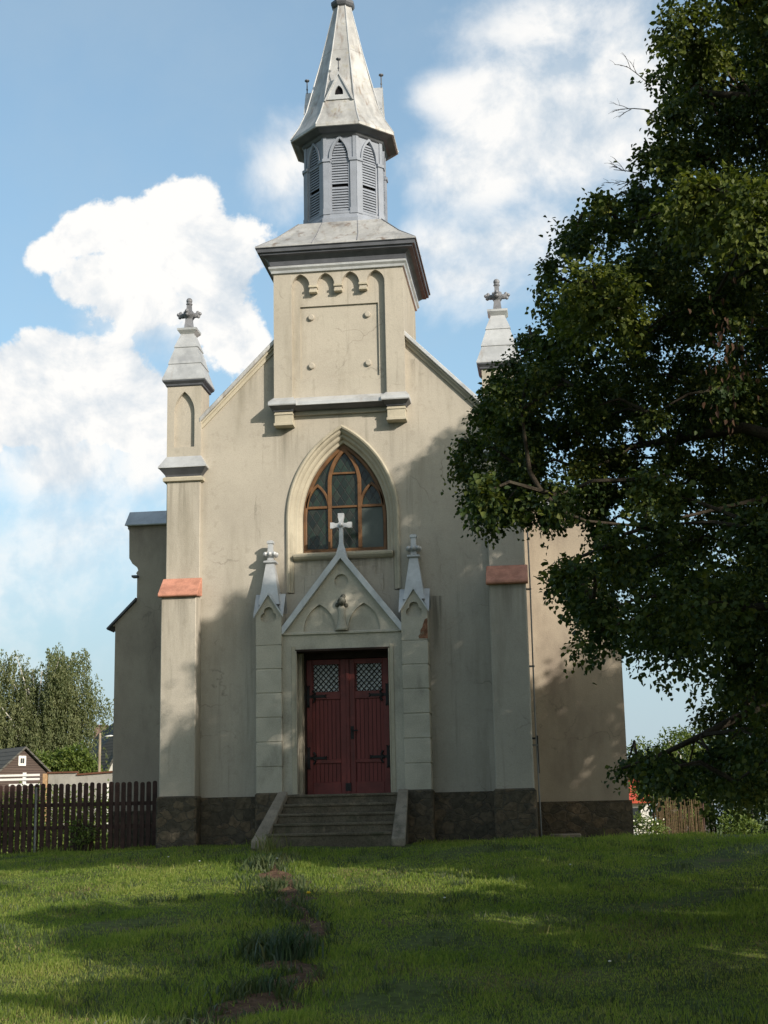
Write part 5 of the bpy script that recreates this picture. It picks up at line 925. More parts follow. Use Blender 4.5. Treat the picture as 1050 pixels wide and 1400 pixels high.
# ------------------------------------------------------------------ the big linden at the right
LOBES = np.array('''4.34 -13.00 5.32 0.50 4.50 -13.00 5.05 0.50 4.13 -12.80 5.29 0.40 5.49 -14.50 5.46 0.55 5.16 -14.20 5.60 0.40 5.68 -14.80 5.15 0.50 5.35 -13.50 7.72 0.50 5.50 -13.20 7.53 0.40 5.28 -13.00 7.74 0.30 10.44 -5.93 3.31 0.70 13.04 -11.88 4.35 0.82 15.24 -15.40 4.19 0.67 12.41 -6.32 2.52 0.97 13.42 -14.45 9.27 0.87 11.58 -7.45 9.92 0.61 14.00 -10.44 7.04 0.71 7.29 -16.92 8.86 0.59 7.86 -12.14 6.30 0.63 6.67 -9.07 4.01 0.71 11.23 -10.20 9.61 0.78 8.36 -18.09 10.15 0.85 14.08 -19.13 4.53 0.84 9.90 -6.92 5.53 0.69 10.54 -13.21 7.97 0.67 9.63 -10.86 5.35 0.99 13.48 -11.12 9.30 0.94 7.75 -5.83 7.13 0.57 12.82 -12.83 6.54 0.88 13.65 -9.87 4.36 0.69 18.05 -12.47 5.37 0.64 14.59 -6.16 5.86 0.74 10.03 -4.94 5.11 0.57 6.80 -11.00 7.71 0.68 7.19 -17.67 2.35 0.76 15.19 -6.81 3.42 0.96 14.57 -14.16 11.55 0.95 16.06 -6.39 6.39 0.78 12.24 -18.40 3.39 0.75 16.14 -9.32 3.35 0.91 8.89 -8.95 9.01 0.82 14.49 -14.91 10.10 0.78 14.72 -13.65 13.24 0.72 17.94 -9.22 7.07 0.82 14.22 -16.49 3.37 0.90 16.04 -9.38 8.30 0.90 11.00 -19.40 2.60 0.72 12.31 -8.40 4.24 0.72 17.50 -9.81 5.37 0.96 15.65 -5.38 3.82 0.58 16.89 -11.49 5.10 0.68 13.92 -9.66 10.09 0.97 14.85 -10.04 8.65 0.80 12.61 -9.28 12.31 0.75 17.42 -10.23 9.67 0.70 8.99 -5.49 2.68 0.74 17.35 -8.31 7.83 0.78 18.84 -14.03 3.51 0.94 6.31 -8.02 4.06 0.63 7.16 -5.53 4.17 0.62 14.00 -8.29 5.71 0.92 10.85 -19.35 4.46 0.83 9.92 -16.89 2.87 0.84 13.28 -8.50 9.23 0.59 7.47 -15.14 2.35 0.64 9.24 -18.49 5.02 0.92 7.39 -6.19 4.71 0.50 12.91 -14.73 3.19 0.58 12.64 -16.03 8.17 0.72 8.10 -7.69 3.28 0.97 15.52 -14.73 2.75 0.89 14.77 -5.40 2.95 0.74 16.70 -14.07 4.53 0.75 9.37 -5.95 4.44 0.72 9.50 -6.80 9.94 0.57 13.56 -18.48 2.99 0.63 16.32 -11.60 7.83 0.57 8.70 -4.80 4.25 0.90 16.45 -12.51 9.57 0.76 11.44 -19.67 5.79 0.76 10.49 -18.31 2.98 0.59 6.94 -17.09 10.25 0.62 16.26 -16.30 6.51 0.92 15.92 -11.32 6.65 0.90 15.62 -12.17 4.44 0.99 14.48 -7.54 8.62 0.62 6.73 -17.45 3.49 0.64 7.06 -18.30 9.33 0.91 18.01 -13.94 6.71 0.62 12.71 -6.44 5.43 0.88 11.51 -9.87 3.24 0.63 16.75 -15.16 8.39 0.69 11.18 -8.77 8.05 0.60 17.44 -15.38 6.84 0.98 17.00 -12.81 6.98 0.80 15.67 -11.04 12.09 0.71 11.08 -8.56 11.54 0.65 16.65 -15.12 4.03 0.61 6.97 -6.82 6.97 0.59 8.90 -7.64 5.36 0.68 6.23 -12.09 5.87 0.55 15.28 -18.06 2.97 0.69 16.86 -13.93 8.28 0.72 12.46 -4.89 7.27 0.78 16.16 -14.61 9.57 0.72 14.27 -11.11 11.10 0.79 6.02 -6.89 3.19 0.69 6.73 -7.07 3.99 0.62 6.07 -7.20 7.00 0.54 14.70 -15.78 8.19 0.75 8.35 -18.26 2.92 0.84 7.08 -8.73 2.98 0.53 10.76 -7.30 7.76 0.89 12.65 -16.95 3.03 0.78 16.02 -16.02 10.05 0.96 17.04 -8.95 4.46 0.61 9.39 -10.69 2.32 0.59 10.57 -12.74 2.36 0.86 14.61 -4.94 4.84 0.87 12.38 -4.87 2.94 0.62 17.76 -11.46 3.16 0.90 13.92 -17.48 8.90 0.61 12.83 -12.98 2.32 0.68 8.70 -5.27 7.80 0.82 8.02 -6.30 8.34 0.84 8.18 -6.61 5.43 0.73 11.35 -12.28 10.76 0.79 15.64 -16.66 5.03 0.86 6.67 -13.54 6.63 0.61 14.46 -11.27 12.76 0.70 6.22 -9.30 5.22 0.70 11.47 -7.24 5.24 0.98 16.30 -9.62 9.69 0.66 11.25 -16.21 8.77 0.63 9.89 -5.82 8.59 0.83 6.55 -7.54 1.70 0.70 14.32 -8.31 2.80 0.92 15.12 -16.64 10.74 0.58 17.87 -15.96 4.58 0.70 15.16 -13.02 2.48 0.83 7.04 -8.06 8.84 0.79 11.94 -7.77 8.84 0.69 6.20 -13.68 1.54 0.68 12.14 -18.60 9.39 0.57 3.36 -9.32 4.23 0.59 13.06 -5.97 6.82 0.60 14.48 -8.96 7.65 0.72 14.77 -15.69 11.31 0.81 9.44 -19.80 2.72 0.84 18.26 -12.68 3.59 0.78 17.54 -8.55 2.36 0.61 12.55 -19.89 2.38 0.99 8.13 -5.13 5.91 0.87 10.70 -7.27 2.45 0.98 7.26 -4.88 1.57 0.72 16.32 -12.76 2.94 0.66 7.19 -8.26 4.77 0.75 6.49 -6.77 8.40 0.60 11.82 -5.74 6.63 0.77 18.02 -11.99 8.75 0.68 5.73 -7.12 7.94 0.63 6.45 -15.69 3.42 0.77 15.78 -9.36 5.20 0.60 15.35 -19.05 4.62 0.61 15.39 -13.13 8.78 0.74 10.51 -5.16 6.77 0.72 6.82 -6.37 5.36 0.66 6.53 -8.21 2.65 0.49 13.97 -17.82 4.74 0.78 7.11 -4.74 6.11 0.62 17.60 -8.01 6.29 0.85 16.60 -13.44 10.99 0.61 13.78 -4.70 6.56 0.68 13.32 -10.49 12.88 0.76 16.16 -8.34 5.40 0.76 17.35 -13.53 2.43 0.88 12.57 -6.92 4.00 0.78 16.02 -18.19 5.02 0.76 18.17 -9.39 3.93 0.84 8.63 -7.53 6.57 0.60 6.78 -4.76 2.77 0.71 5.75 -11.20 6.93 0.46 4.59 -9.67 6.50 0.49 8.76 -16.79 3.89 0.85 16.04 -7.86 8.70 0.89 6.84 -12.61 7.70 0.51 14.03 -6.49 4.23 0.72 9.78 -17.93 3.49 0.58 16.65 -11.00 10.83 0.78 14.92 -18.62 5.54 0.57 15.02 -17.23 8.55 0.71 14.83 -6.54 7.88 0.98 13.30 -14.86 10.48 0.57 15.37 -11.14 3.41 0.63 11.66 -16.02 9.98 0.78 15.77 -16.81 3.77 0.69 5.17 -7.25 2.88 0.53 9.41 -7.42 3.82 0.78 13.48 -16.57 9.52 0.88 17.29 -7.37 5.03 0.64 13.52 -5.91 8.15 0.76 8.55 -5.94 10.63 0.59 15.04 -11.85 8.47 0.85 10.97 -6.03 5.17 0.59 15.08 -10.54 4.58 0.67 15.21 -11.12 10.04 0.96 16.04 -13.69 5.89 0.71 6.77 -5.92 1.05 0.64 9.30 -15.53 7.81 0.89 8.73 -5.59 9.55 0.71 15.68 -11.75 11.28 0.58 16.18 -10.73 2.80 0.71 13.66 -17.80 10.57 0.61 13.16 -7.70 6.95 0.72 16.93 -7.22 3.00 0.73 14.22 -14.52 6.39 0.60 7.28 -6.41 1.57 0.59 5.62 -9.07 6.53 0.53 11.96 -6.97 6.72 0.66 16.50 -10.50 4.41 0.74 6.59 -4.92 3.79 0.66 14.98 -9.91 11.29 0.59 7.65 -7.38 8.09 0.68 6.41 -7.88 8.02 0.63 10.92 -4.99 2.72 0.62 15.65 -13.51 4.38 0.59 6.02 -8.17 5.19 0.63 7.04 -19.17 2.62 0.56 6.27 -9.71 6.49 0.62 11.99 -17.63 8.95 0.61 7.43 -19.71 5.66 0.66 16.32 -10.03 6.70 0.76 4.75 -12.15 5.72 0.59 12.12 -10.57 7.50 0.60 5.88 -5.80 6.64 0.53 17.96 -15.11 2.89 0.77 15.22 -12.39 12.11 0.87 5.59 -12.72 6.60 0.53 12.02 -9.42 5.95 0.65 16.45 -11.07 9.42 0.74 5.15 -12.40 2.36 0.50 12.48 -16.80 4.51 0.58 15.74 -7.77 7.21 0.95 15.55 -6.18 4.91 0.79 14.27 -9.01 4.13 0.57 12.79 -5.05 4.44 0.84 16.35 -16.97 8.08 0.78 5.98 -16.91 8.80 0.95 16.84 -14.53 5.88 0.58 17.12 -11.43 7.13 0.66 17.57 -14.02 5.35 0.58 9.56 -6.13 6.61 0.77 8.61 -13.07 8.00 0.77 7.58 -4.94 8.21 0.67 5.04 -10.54 6.38 0.67 16.59 -12.38 11.37 0.81 14.77 -19.18 3.22 0.64 16.09 -13.39 7.68 0.67 18.43 -10.29 6.88 0.64 10.72 -12.91 6.21 0.64 15.66 -16.39 2.45 0.70 18.76 -11.64 6.17 0.88 10.28 -4.83 3.64 0.61 4.61 -8.02 5.55 0.56 7.20 -7.05 2.73 0.71 7.16 -8.23 7.75 0.58 14.09 -9.51 12.00 0.69 14.89 -15.21 6.63 0.60 14.88 -8.09 4.56 0.65 5.95 -18.11 7.83 0.82 12.23 -19.02 4.90 0.58 15.88 -15.16 7.44 0.94 5.48 -12.31 7.44 0.48 15.14 -9.58 6.13 0.74 8.95 -7.81 7.60 0.79 9.27 -7.33 9.06 0.73 4.71 -7.24 3.71 0.55 14.48 -14.37 8.11 0.84 5.83 -11.05 4.77 0.45 16.76 -15.88 2.52 0.80 12.34 -8.02 10.45 0.59 5.44 -5.45 4.07 0.70 18.66 -13.01 7.07 0.80 16.92 -16.94 3.30 0.61 13.21 -17.75 3.77 0.72 18.86 -10.47 4.37 0.60 7.35 -5.74 2.37 0.49 9.74 -6.63 11.11 0.67 11.50 -17.76 2.62 0.75 16.99 -10.52 7.64 0.58 10.54 -18.01 4.67 0.75 5.95 -7.14 4.69 0.60 6.67 -6.05 7.42 0.53 3.93 -10.68 5.12 0.51 17.81 -13.33 9.44 0.63 12.57 -19.63 6.08 0.62 4.94 -8.37 3.36 0.77 6.76 -4.79 5.16 0.73 14.97 -17.61 5.50 0.60 10.27 -19.94 6.13 0.63 11.45 -5.54 4.13 0.69 13.67 -12.34 12.44 0.57 8.05 -4.68 6.96 0.68 14.89 -13.55 7.02 0.91 6.84 -8.95 0.90 0.52 6.15 -16.57 10.04 0.57 3.56 -8.61 5.66 0.60 16.23 -7.82 4.31 0.67 7.32 -16.79 4.21 0.74 6.46 -6.17 2.93 0.55 13.13 -4.52 2.33 0.61 7.05 -7.09 5.08 0.45 8.62 -17.12 2.34 0.76 14.78 -14.02 5.28 0.62 14.36 -8.81 9.12 0.62 13.68 -5.56 2.80 0.58 6.63 -5.67 5.93 0.47 12.40 -19.84 4.02 0.78 5.64 -14.18 2.59 0.63 15.47 -13.31 10.36 0.76 13.41 -16.21 4.48 0.62 11.48 -15.30 2.78 0.62 10.41 -6.73 4.37 0.66 6.34 -14.19 3.10 0.57 8.20 -19.10 3.97 0.66 14.47 -12.83 10.89 0.67 14.56 -5.47 8.57 0.58 4.97 -6.87 6.26 0.50 6.40 -8.12 6.96 0.47 17.12 -12.84 4.67 0.84 13.08 -7.71 4.90 0.73 18.71 -14.17 5.10 0.76 18.87 -10.80 3.24 0.62 8.59 -14.14 3.16 0.65 10.59 -6.23 9.70 0.62 17.01 -16.98 4.69 0.70 6.26 -10.72 1.13 0.61 10.36 -18.94 5.78 0.58 13.20 -17.90 5.63 0.59 10.21 -11.72 8.65 0.56 5.03 -13.47 2.12 0.72 7.66 -5.24 3.14 0.74 9.82 -14.29 9.53 0.57 7.97 -16.29 8.33 0.58 14.93 -7.31 5.87 0.66 5.68 -9.00 3.55 0.54 5.39 -8.68 5.76 0.52 7.41 -16.25 9.73 0.57 6.14 -15.25 2.31 0.67 13.71 -7.13 2.97 0.61 12.90 -7.03 8.07 0.57 7.44 -5.95 6.25 0.56 16.13 -15.18 5.59 0.67 13.44 -16.68 11.55 0.62 13.51 -19.71 3.35 0.57 18.28 -11.20 7.46 0.58 14.15 -15.24 4.68 0.83 3.50 -7.43 5.12 0.69 11.64 -18.20 5.65 0.60 17.29 -12.88 10.31 0.66 5.95 -10.93 6.07 0.70 10.39 -7.94 10.04 0.57 6.25 -6.25 4.40 0.46 14.87 -10.15 2.76 0.91 8.00 -17.81 4.33 0.79 4.91 -9.95 5.29 0.46 17.85 -12.47 7.82 0.63 8.14 -17.54 8.68 0.72 4.33 -9.27 5.23 0.64 11.18 -17.12 5.36 0.58 5.18 -6.16 2.82 0.61 8.30 -7.95 9.69 0.62 13.62 -15.54 8.52 0.60 3.20 -8.47 4.94 0.46 5.64 -12.75 1.67 0.61 15.38 -12.44 6.26 0.63 9.98 -16.67 8.31 0.80 8.40 -6.80 9.46 0.57 17.99 -14.21 7.67 0.58 6.98 -5.23 7.00 0.71 14.11 -15.46 2.41 0.60 18.03 -9.71 2.51 0.73 5.16 -11.79 6.45 0.49 9.72 -9.35 3.58 0.59 11.24 -17.46 9.57 0.61 5.84 -14.52 1.43 0.47 12.42 -17.87 10.29 0.85 5.66 -6.32 7.74 0.49 15.60 -11.83 2.62 0.63 6.32 -16.44 2.45 0.68 6.24 -6.71 1.87 0.50 6.71 -7.64 5.52 0.53 11.37 -4.89 5.61 0.79 11.77 -11.22 5.78 0.63 10.41 -7.40 11.42 0.58 6.96 -5.96 8.25 0.55 17.25 -10.11 8.52 0.67 9.27 -19.42 3.93 0.65 13.22 -9.06 11.30 0.68 14.75 -16.55 9.35 0.60 6.16 -6.81 6.23 0.51 12.37 -8.21 11.41 0.59 16.95 -8.71 8.97 0.66 17.50 -16.64 5.91 0.78 7.88 -5.32 9.17 0.48 8.46 -6.63 2.64 0.59 11.94 -6.63 7.83 0.78 8.82 -4.77 8.86 0.58 14.40 -16.52 4.87 0.58 18.96 -11.80 4.31 0.87 16.47 -8.25 2.60 0.61 17.11 -15.04 9.87 0.58 14.66 -12.53 9.93 0.57 11.46 -7.37 11.24 0.64 9.72 -16.83 4.79 0.71 15.14 -5.38 7.10 0.68 17.56 -11.48 9.71 0.67 7.48 -7.19 9.21 0.57 7.75 -4.86 4.67 0.53 13.06 -11.27 2.51 0.62 6.92 -8.19 3.52 0.46 8.89 -10.68 7.60 0.64 16.69 -6.05 4.00 0.76 4.41 -11.32 5.82 0.62 13.41 -17.90 9.64 0.57 7.73 -7.77 5.77 0.75 9.16 -18.13 9.16 0.62 5.71 -12.92 0.89 0.50 15.72 -13.79 12.35 0.58 4.92 -14.59 1.91 0.71 13.57 -13.75 12.48 0.61 7.65 -6.41 3.80 0.60 16.23 -6.11 2.71 0.77 9.87 -19.23 9.64 0.57 14.63 -11.86 13.71 0.62 17.02 -10.79 6.25 0.59 6.87 -8.74 6.13 0.51 6.23 -13.27 2.42 0.51 7.47 -16.24 2.59 0.62 5.22 -16.75 10.03 0.60 5.95 -12.44 2.57 0.45 16.02 -14.58 11.20 0.69 5.81 -18.77 4.84 0.64 11.33 -16.66 3.18 0.80 10.18 -9.35 6.87 0.57 6.40 -5.55 2.21 0.46 14.80 -14.87 12.57 0.58 14.92 -13.99 3.78 0.62 6.01 -5.30 5.93 0.53 5.63 -10.00 5.02 0.57 4.85 -9.02 6.84 0.46 6.45 -8.03 6.22 0.49 18.55 -12.27 2.39 0.61 5.79 -10.49 7.12 0.53 10.94 -4.63 4.43 0.60 13.47 -10.24 11.47 0.57 13.73 -8.08 7.92 0.68 6.72 -14.75 7.45 0.60 12.36 -13.76 4.41 0.58 5.57 -11.95 5.38 0.53 7.59 -8.88 8.43 0.67 14.40 -19.30 6.29 0.73 13.17 -7.92 3.40 0.65 8.10 -19.48 2.64 0.67 3.36 -9.95 4.98 0.51 11.19 -14.44 6.80 0.60 4.76 -6.42 3.67 0.58 17.91 -7.55 3.94 0.60 18.96 -13.19 4.62 0.61 18.53 -15.22 4.09 0.68 8.24 -10.31 3.75 0.59 7.17 -8.52 2.06 0.73 16.62 -14.11 6.85 0.65 15.81 -6.68 9.20 0.66 11.79 -8.39 12.41 0.65 8.94 -6.57 7.56 0.62 17.35 -15.05 4.69 0.57 8.27 -6.60 6.78 0.57 15.41 -15.18 8.94 0.69 7.39 -8.34 6.86 0.47 5.84 -8.08 2.91 0.57 6.35 -5.45 4.75 0.49 11.90 -12.28 8.39 0.58 17.26 -8.84 3.31 0.56 15.41 -17.40 9.88 0.71 9.49 -10.50 10.21 0.56 15.96 -10.72 8.45 0.57 16.59 -6.90 7.81 0.68 9.93 -6.08 2.30 0.67 13.12 -15.87 10.55 0.58 7.09 -7.35 0.93 0.54 15.99 -13.77 3.47 0.65 6.66 -5.25 8.00 0.46 17.29 -12.75 8.68 0.57 8.38 -18.85 9.12 0.63 6.57 -15.72 8.13 0.64 4.17 -10.50 5.77 0.48 13.52 -5.46 5.77 0.66 13.79 -4.96 3.80 0.60 18.19 -15.20 5.65 0.66 14.67 -18.15 9.30 0.64 18.75 -10.31 5.78 0.59 16.67 -11.90 3.73 0.56 5.73 -5.25 3.01 0.57 5.51 -6.83 3.98 0.50 3.84 -7.56 6.16 0.54 15.27 -9.12 9.45 0.58 12.83 -7.83 2.39 0.58 7.29 -6.09 3.06 0.50 18.52 -10.94 2.31 0.60 6.94 -7.61 6.59 0.45 9.48 -4.66 7.04 0.69 11.54 -17.85 4.10 0.56 5.53 -7.53 5.86 0.73 7.41 -11.06 5.04 0.57 7.79 -8.80 9.53 0.60 14.50 -10.87 13.82 0.59 9.50 -18.37 10.88 0.61 17.75 -14.45 8.82 0.63 6.30 -5.74 8.66 0.54 6.21 -8.83 3.08 0.45 17.14 -14.10 10.21 0.64 6.45 -7.71 3.21 0.51 7.56 -5.67 5.22 0.53 10.66 -6.27 6.09 0.59 5.31 -9.76 6.87 0.49 15.53 -8.19 3.61 0.58 15.56 -7.70 2.44 0.57 16.13 -12.57 5.59 0.62 13.81 -6.69 6.95 0.57 12.07 -7.72 7.55 0.57 15.36 -17.97 4.11 0.62 18.81 -13.16 5.74 0.69 5.90 -9.17 7.51 0.49 7.45 -4.66 3.79 0.52 10.96 -6.62 8.81 0.57 6.78 -6.36 3.67 0.46 6.94 -5.35 8.70 0.50 12.60 -18.66 5.99 0.59 17.25 -16.20 7.82 0.57 15.32 -10.10 7.29 0.57 12.70 -15.54 9.44 0.58 16.32 -18.27 3.56 0.69 11.44 -7.19 3.62 0.70 11.00 -12.35 4.32 0.58 14.03 -16.59 10.79 0.56 5.47 -12.58 5.87 0.52 4.27 -8.80 6.50 0.54 6.00 -5.78 3.43 0.45 6.10 -8.07 0.80 0.46 10.49 -16.20 9.58 0.76 9.13 -13.46 6.22 0.57 13.85 -15.61 7.30 0.68 17.16 -14.31 3.37 0.60 17.95 -11.07 4.83 0.73 14.70 -9.57 4.80 0.62 5.84 -9.78 4.18 0.61 6.39 -5.32 1.54 0.48 6.95 -7.58 7.37 0.52 14.66 -7.01 4.95 0.57 16.55 -17.43 2.53 0.59 13.53 -17.38 2.36 0.62 16.81 -9.04 6.77 0.59 6.10 -11.78 7.32 0.58 4.06 -9.77 5.78 0.46 6.46 -9.71 7.76 0.46 6.30 -7.03 0.99 0.53 11.54 -13.82 9.47 0.60 6.20 -6.92 5.45 0.49 12.64 -4.80 5.95 0.59 6.18 -12.55 7.39 0.50 10.70 -5.87 7.68 0.62 14.40 -13.59 9.27 0.70 6.78 -8.28 1.24 0.48 10.40 -7.70 8.98 0.66 16.20 -10.75 5.50 0.67 16.52 -7.34 5.94 0.63 15.24 -16.62 7.50 0.62 18.09 -8.55 5.18 0.73 16.21 -17.62 6.20 0.69 9.35 -7.08 2.35 0.60 13.83 -4.76 7.70 0.57 9.57 -18.35 2.45 0.61 10.60 -6.90 10.60 0.58 17.11 -16.02 3.65 0.63 17.18 -11.28 8.35 0.69 7.12 -6.42 8.87 0.54 4.46 -6.97 2.87 0.53 14.24 -6.19 2.34 0.59 9.73 -4.66 5.96 0.57 13.37 -19.89 5.35 0.68 11.52 -4.52 3.39 0.57 3.53 -9.14 4.95 0.47 5.70 -11.89 2.21 0.49 4.86 -6.15 6.26 0.46 17.05 -11.90 6.08 0.58 14.26 -19.05 2.31 0.65 15.59 -14.18 8.57 0.57 9.12 -8.26 10.26 0.60 5.60 -14.18 0.90 0.46 12.11 -16.68 9.17 0.60 10.27 -17.63 9.27 0.58 2.99 -8.43 4.31 0.45 14.05 -16.77 8.06 0.62 9.80 -7.31 6.77 0.67 18.19 -10.66 8.40 0.65 5.61 -7.74 3.76 0.45 9.71 -4.52 2.84 0.69 3.50 -10.64 4.55 0.48 8.46 -5.85 3.55 0.58 6.90 -8.88 7.05 0.54 13.26 -8.55 10.29 0.57 5.82 -11.42 1.51 0.55 16.59 -6.51 5.38 0.59 4.97 -11.69 2.05 0.53 5.45 -9.64 6.11 0.47 15.41 -12.53 7.52 0.61 8.56 -9.36 6.65 0.57 7.91 -5.75 9.83 0.45 6.82 -19.04 5.20 0.57 14.55 -17.28 2.37 0.63 15.58 -8.83 2.33 0.59 7.72 -12.58 2.31 0.62 15.28 -8.38 6.14 0.60 11.40 -17.07 10.51 0.61 13.18 -15.90 2.42 0.61 7.38 -6.76 6.22 0.48 15.11 -15.73 5.74 0.61 4.67 -12.40 6.12 0.24 5.56 -11.27 7.44 0.32 4.86 -14.34 2.88 0.22 5.83 -14.20 7.10 0.34 3.31 -10.06 3.80 0.24 3.83 -9.56 4.07 0.21 4.27 -8.63 5.12 0.28 5.70 -12.63 7.89 0.36 5.61 -8.57 4.47 0.30 2.93 -9.24 4.45 0.22 3.46 -9.42 5.71 0.32 5.21 -11.39 6.90 0.26 4.44 -12.14 6.43 0.20 4.25 -13.68 1.88 0.25 5.11 -13.26 6.48 0.33 4.54 -10.18 4.77 0.22 4.00 -9.84 4.73 0.27 3.01 -10.08 3.95 0.28 4.41 -12.71 6.01 0.21 4.77 -10.71 5.28 0.31 5.22 -13.64 6.84 0.26 5.33 -8.72 4.13 0.27 5.18 -12.83 7.02 0.30 4.29 -12.25 2.22 0.32 3.76 -8.63 3.95 0.25 5.63 -8.98 4.41 0.22 5.03 -9.49 5.96 0.33 4.29 -11.02 4.62 0.20 5.09 -11.09 6.91 0.28 4.79 -13.25 0.71 0.23 4.38 -11.36 6.51 0.29 5.22 -13.20 7.00 0.26 5.91 -13.49 6.89 0.29 3.06 -9.31 3.85 0.26 5.06 -8.74 4.02 0.23 5.04 -12.58 6.74 0.26 6.39 -11.79 8.02 0.26 5.76 -12.01 7.75 0.29 4.32 -8.75 4.66 0.31 5.27 -13.79 0.55 0.26 4.01 -8.67 4.16 0.26 3.70 -8.96 6.15 0.25 4.52 -9.04 5.79 0.33 3.24 -8.66 4.16 0.21 4.92 -11.34 6.88 0.21 4.25 -10.84 6.67 0.28 4.65 -10.06 4.31 0.25 4.88 -10.09 3.89 0.36 4.00 -11.34 6.15 0.20 5.72 -14.67 7.53 0.30 4.83 -9.75 4.34 0.21 5.32 -9.90 4.47 0.29 3.40 -11.34 4.76 0.28 4.16 -14.83 2.23 0.21 4.92 -9.58 4.06 0.22 4.35 -14.04 2.55 0.34 5.06 -8.78 5.21 0.30 5.47 -10.55 0.93 0.28 5.98 -14.52 7.30 0.24 6.30 -12.73 8.09 0.25 5.19 -12.06 0.69 0.25 3.55 -9.86 4.25 0.24 4.57 -11.10 6.88 0.27 3.29 -14.90 2.85 0.23 5.96 -14.80 7.09 0.27 4.09 -12.66 2.53 0.21 4.33 -10.20 4.44 0.27 5.08 -9.66 0.83 0.26 4.16 -11.43 2.07 0.26 3.95 -9.19 4.03 0.32 3.54 -10.06 4.00 0.27 5.01 -9.02 4.25 0.33 5.49 -9.33 0.83 0.22 6.12 -13.67 7.03 0.21 2.97 -9.89 4.57 0.26 6.09 -13.15 8.29 0.22 4.60 -11.61 5.30 0.21 5.46 -14.98 7.27 0.24 3.75 -9.95 4.54 0.27 4.98 -11.03 4.52 0.20 4.43 -9.23 4.18 0.27 5.13 -12.23 6.91 0.32 4.15 -14.43 1.98 0.23 4.30 -9.17 4.49 0.34 4.74 -13.77 2.76 0.25 4.44 -9.96 3.97 0.28 2.95 -9.52 4.68 0.21 4.63 -8.73 5.09 0.33 5.22 -12.49 0.80 0.24 4.65 -14.17 0.66 0.20 5.92 -12.94 7.18 0.28 4.30 -9.78 4.30 0.24 4.83 -11.76 5.17 0.20 4.87 -10.12 0.76 0.23 4.18 -12.56 6.01 0.29 3.75 -11.30 4.92 0.34 5.96 -12.67 8.10 0.25 5.64 -13.17 6.76 0.36 4.71 -10.60 0.85 0.27 4.57 -13.10 0.71 0.21 4.22 -11.23 4.78 0.23 3.90 -14.72 2.85 0.28 4.96 -9.67 4.65 0.22 5.65 -14.80 7.04 0.27 5.22 -10.33 4.26 0.28 3.44 -8.90 4.02 0.25 5.14 -12.35 7.76 0.21 5.20 -11.49 7.33 0.20 4.42 -9.61 3.58 0.25 6.17 -12.48 7.99 0.21 4.67 -10.79 7.02 0.20 5.43 -12.78 7.52 0.29 5.04 -8.84 6.20 0.32 5.33 -9.16 4.03 0.24 6.14 -12.12 7.98 0.34 5.25 -10.56 5.68 0.25 5.19 -10.07 0.75 0.21 4.83 -9.71 7.12 0.35 4.39 -8.98 3.86 0.21 5.35 -14.58 7.67 0.30 4.71 -9.49 4.45 0.25 4.46 -8.67 4.19 0.21 3.68 -8.58 6.33 0.22 5.97 -13.05 8.05 0.21 3.96 -14.36 2.27 0.21 4.04 -8.62 3.19 0.28 4.10 -9.78 3.93 0.20 4.66 -10.02 0.89 0.21 4.10 -10.21 4.64 0.21 4.66 -14.42 3.02 0.20 2.77 -9.02 4.55 0.24 5.80 -8.55 0.67 0.28 5.45 -10.58 1.34 0.23 5.33 -8.92 4.70 0.27 5.30 -14.24 7.87 0.23 2.81 -9.50 4.45 0.23 5.84 -9.06 6.03 0.25 6.30 -13.00 7.71 0.32 3.70 -10.21 4.19 0.23 4.57 -9.68 0.88 0.23 5.01 -10.31 7.21 0.21 4.70 -8.65 4.69 0.27 6.00 -14.22 7.51 0.21 3.95 -13.67 2.39 0.25 5.32 -8.53 4.64 0.22 4.45 -13.10 6.08 0.21 4.47 -9.62 4.02 0.26 3.32 -10.46 5.08 0.21 4.20 -11.59 6.41 0.21 4.21 -10.34 4.11 0.29 5.87 -14.96 7.37 0.30 5.00 -10.55 4.63 0.22 4.16 -13.08 2.22 0.24 3.07 -8.97 5.22 0.22 3.89 -11.74 5.80 0.21 4.99 -10.78 7.24 0.20'''.split(), float).reshape(-1, 4)
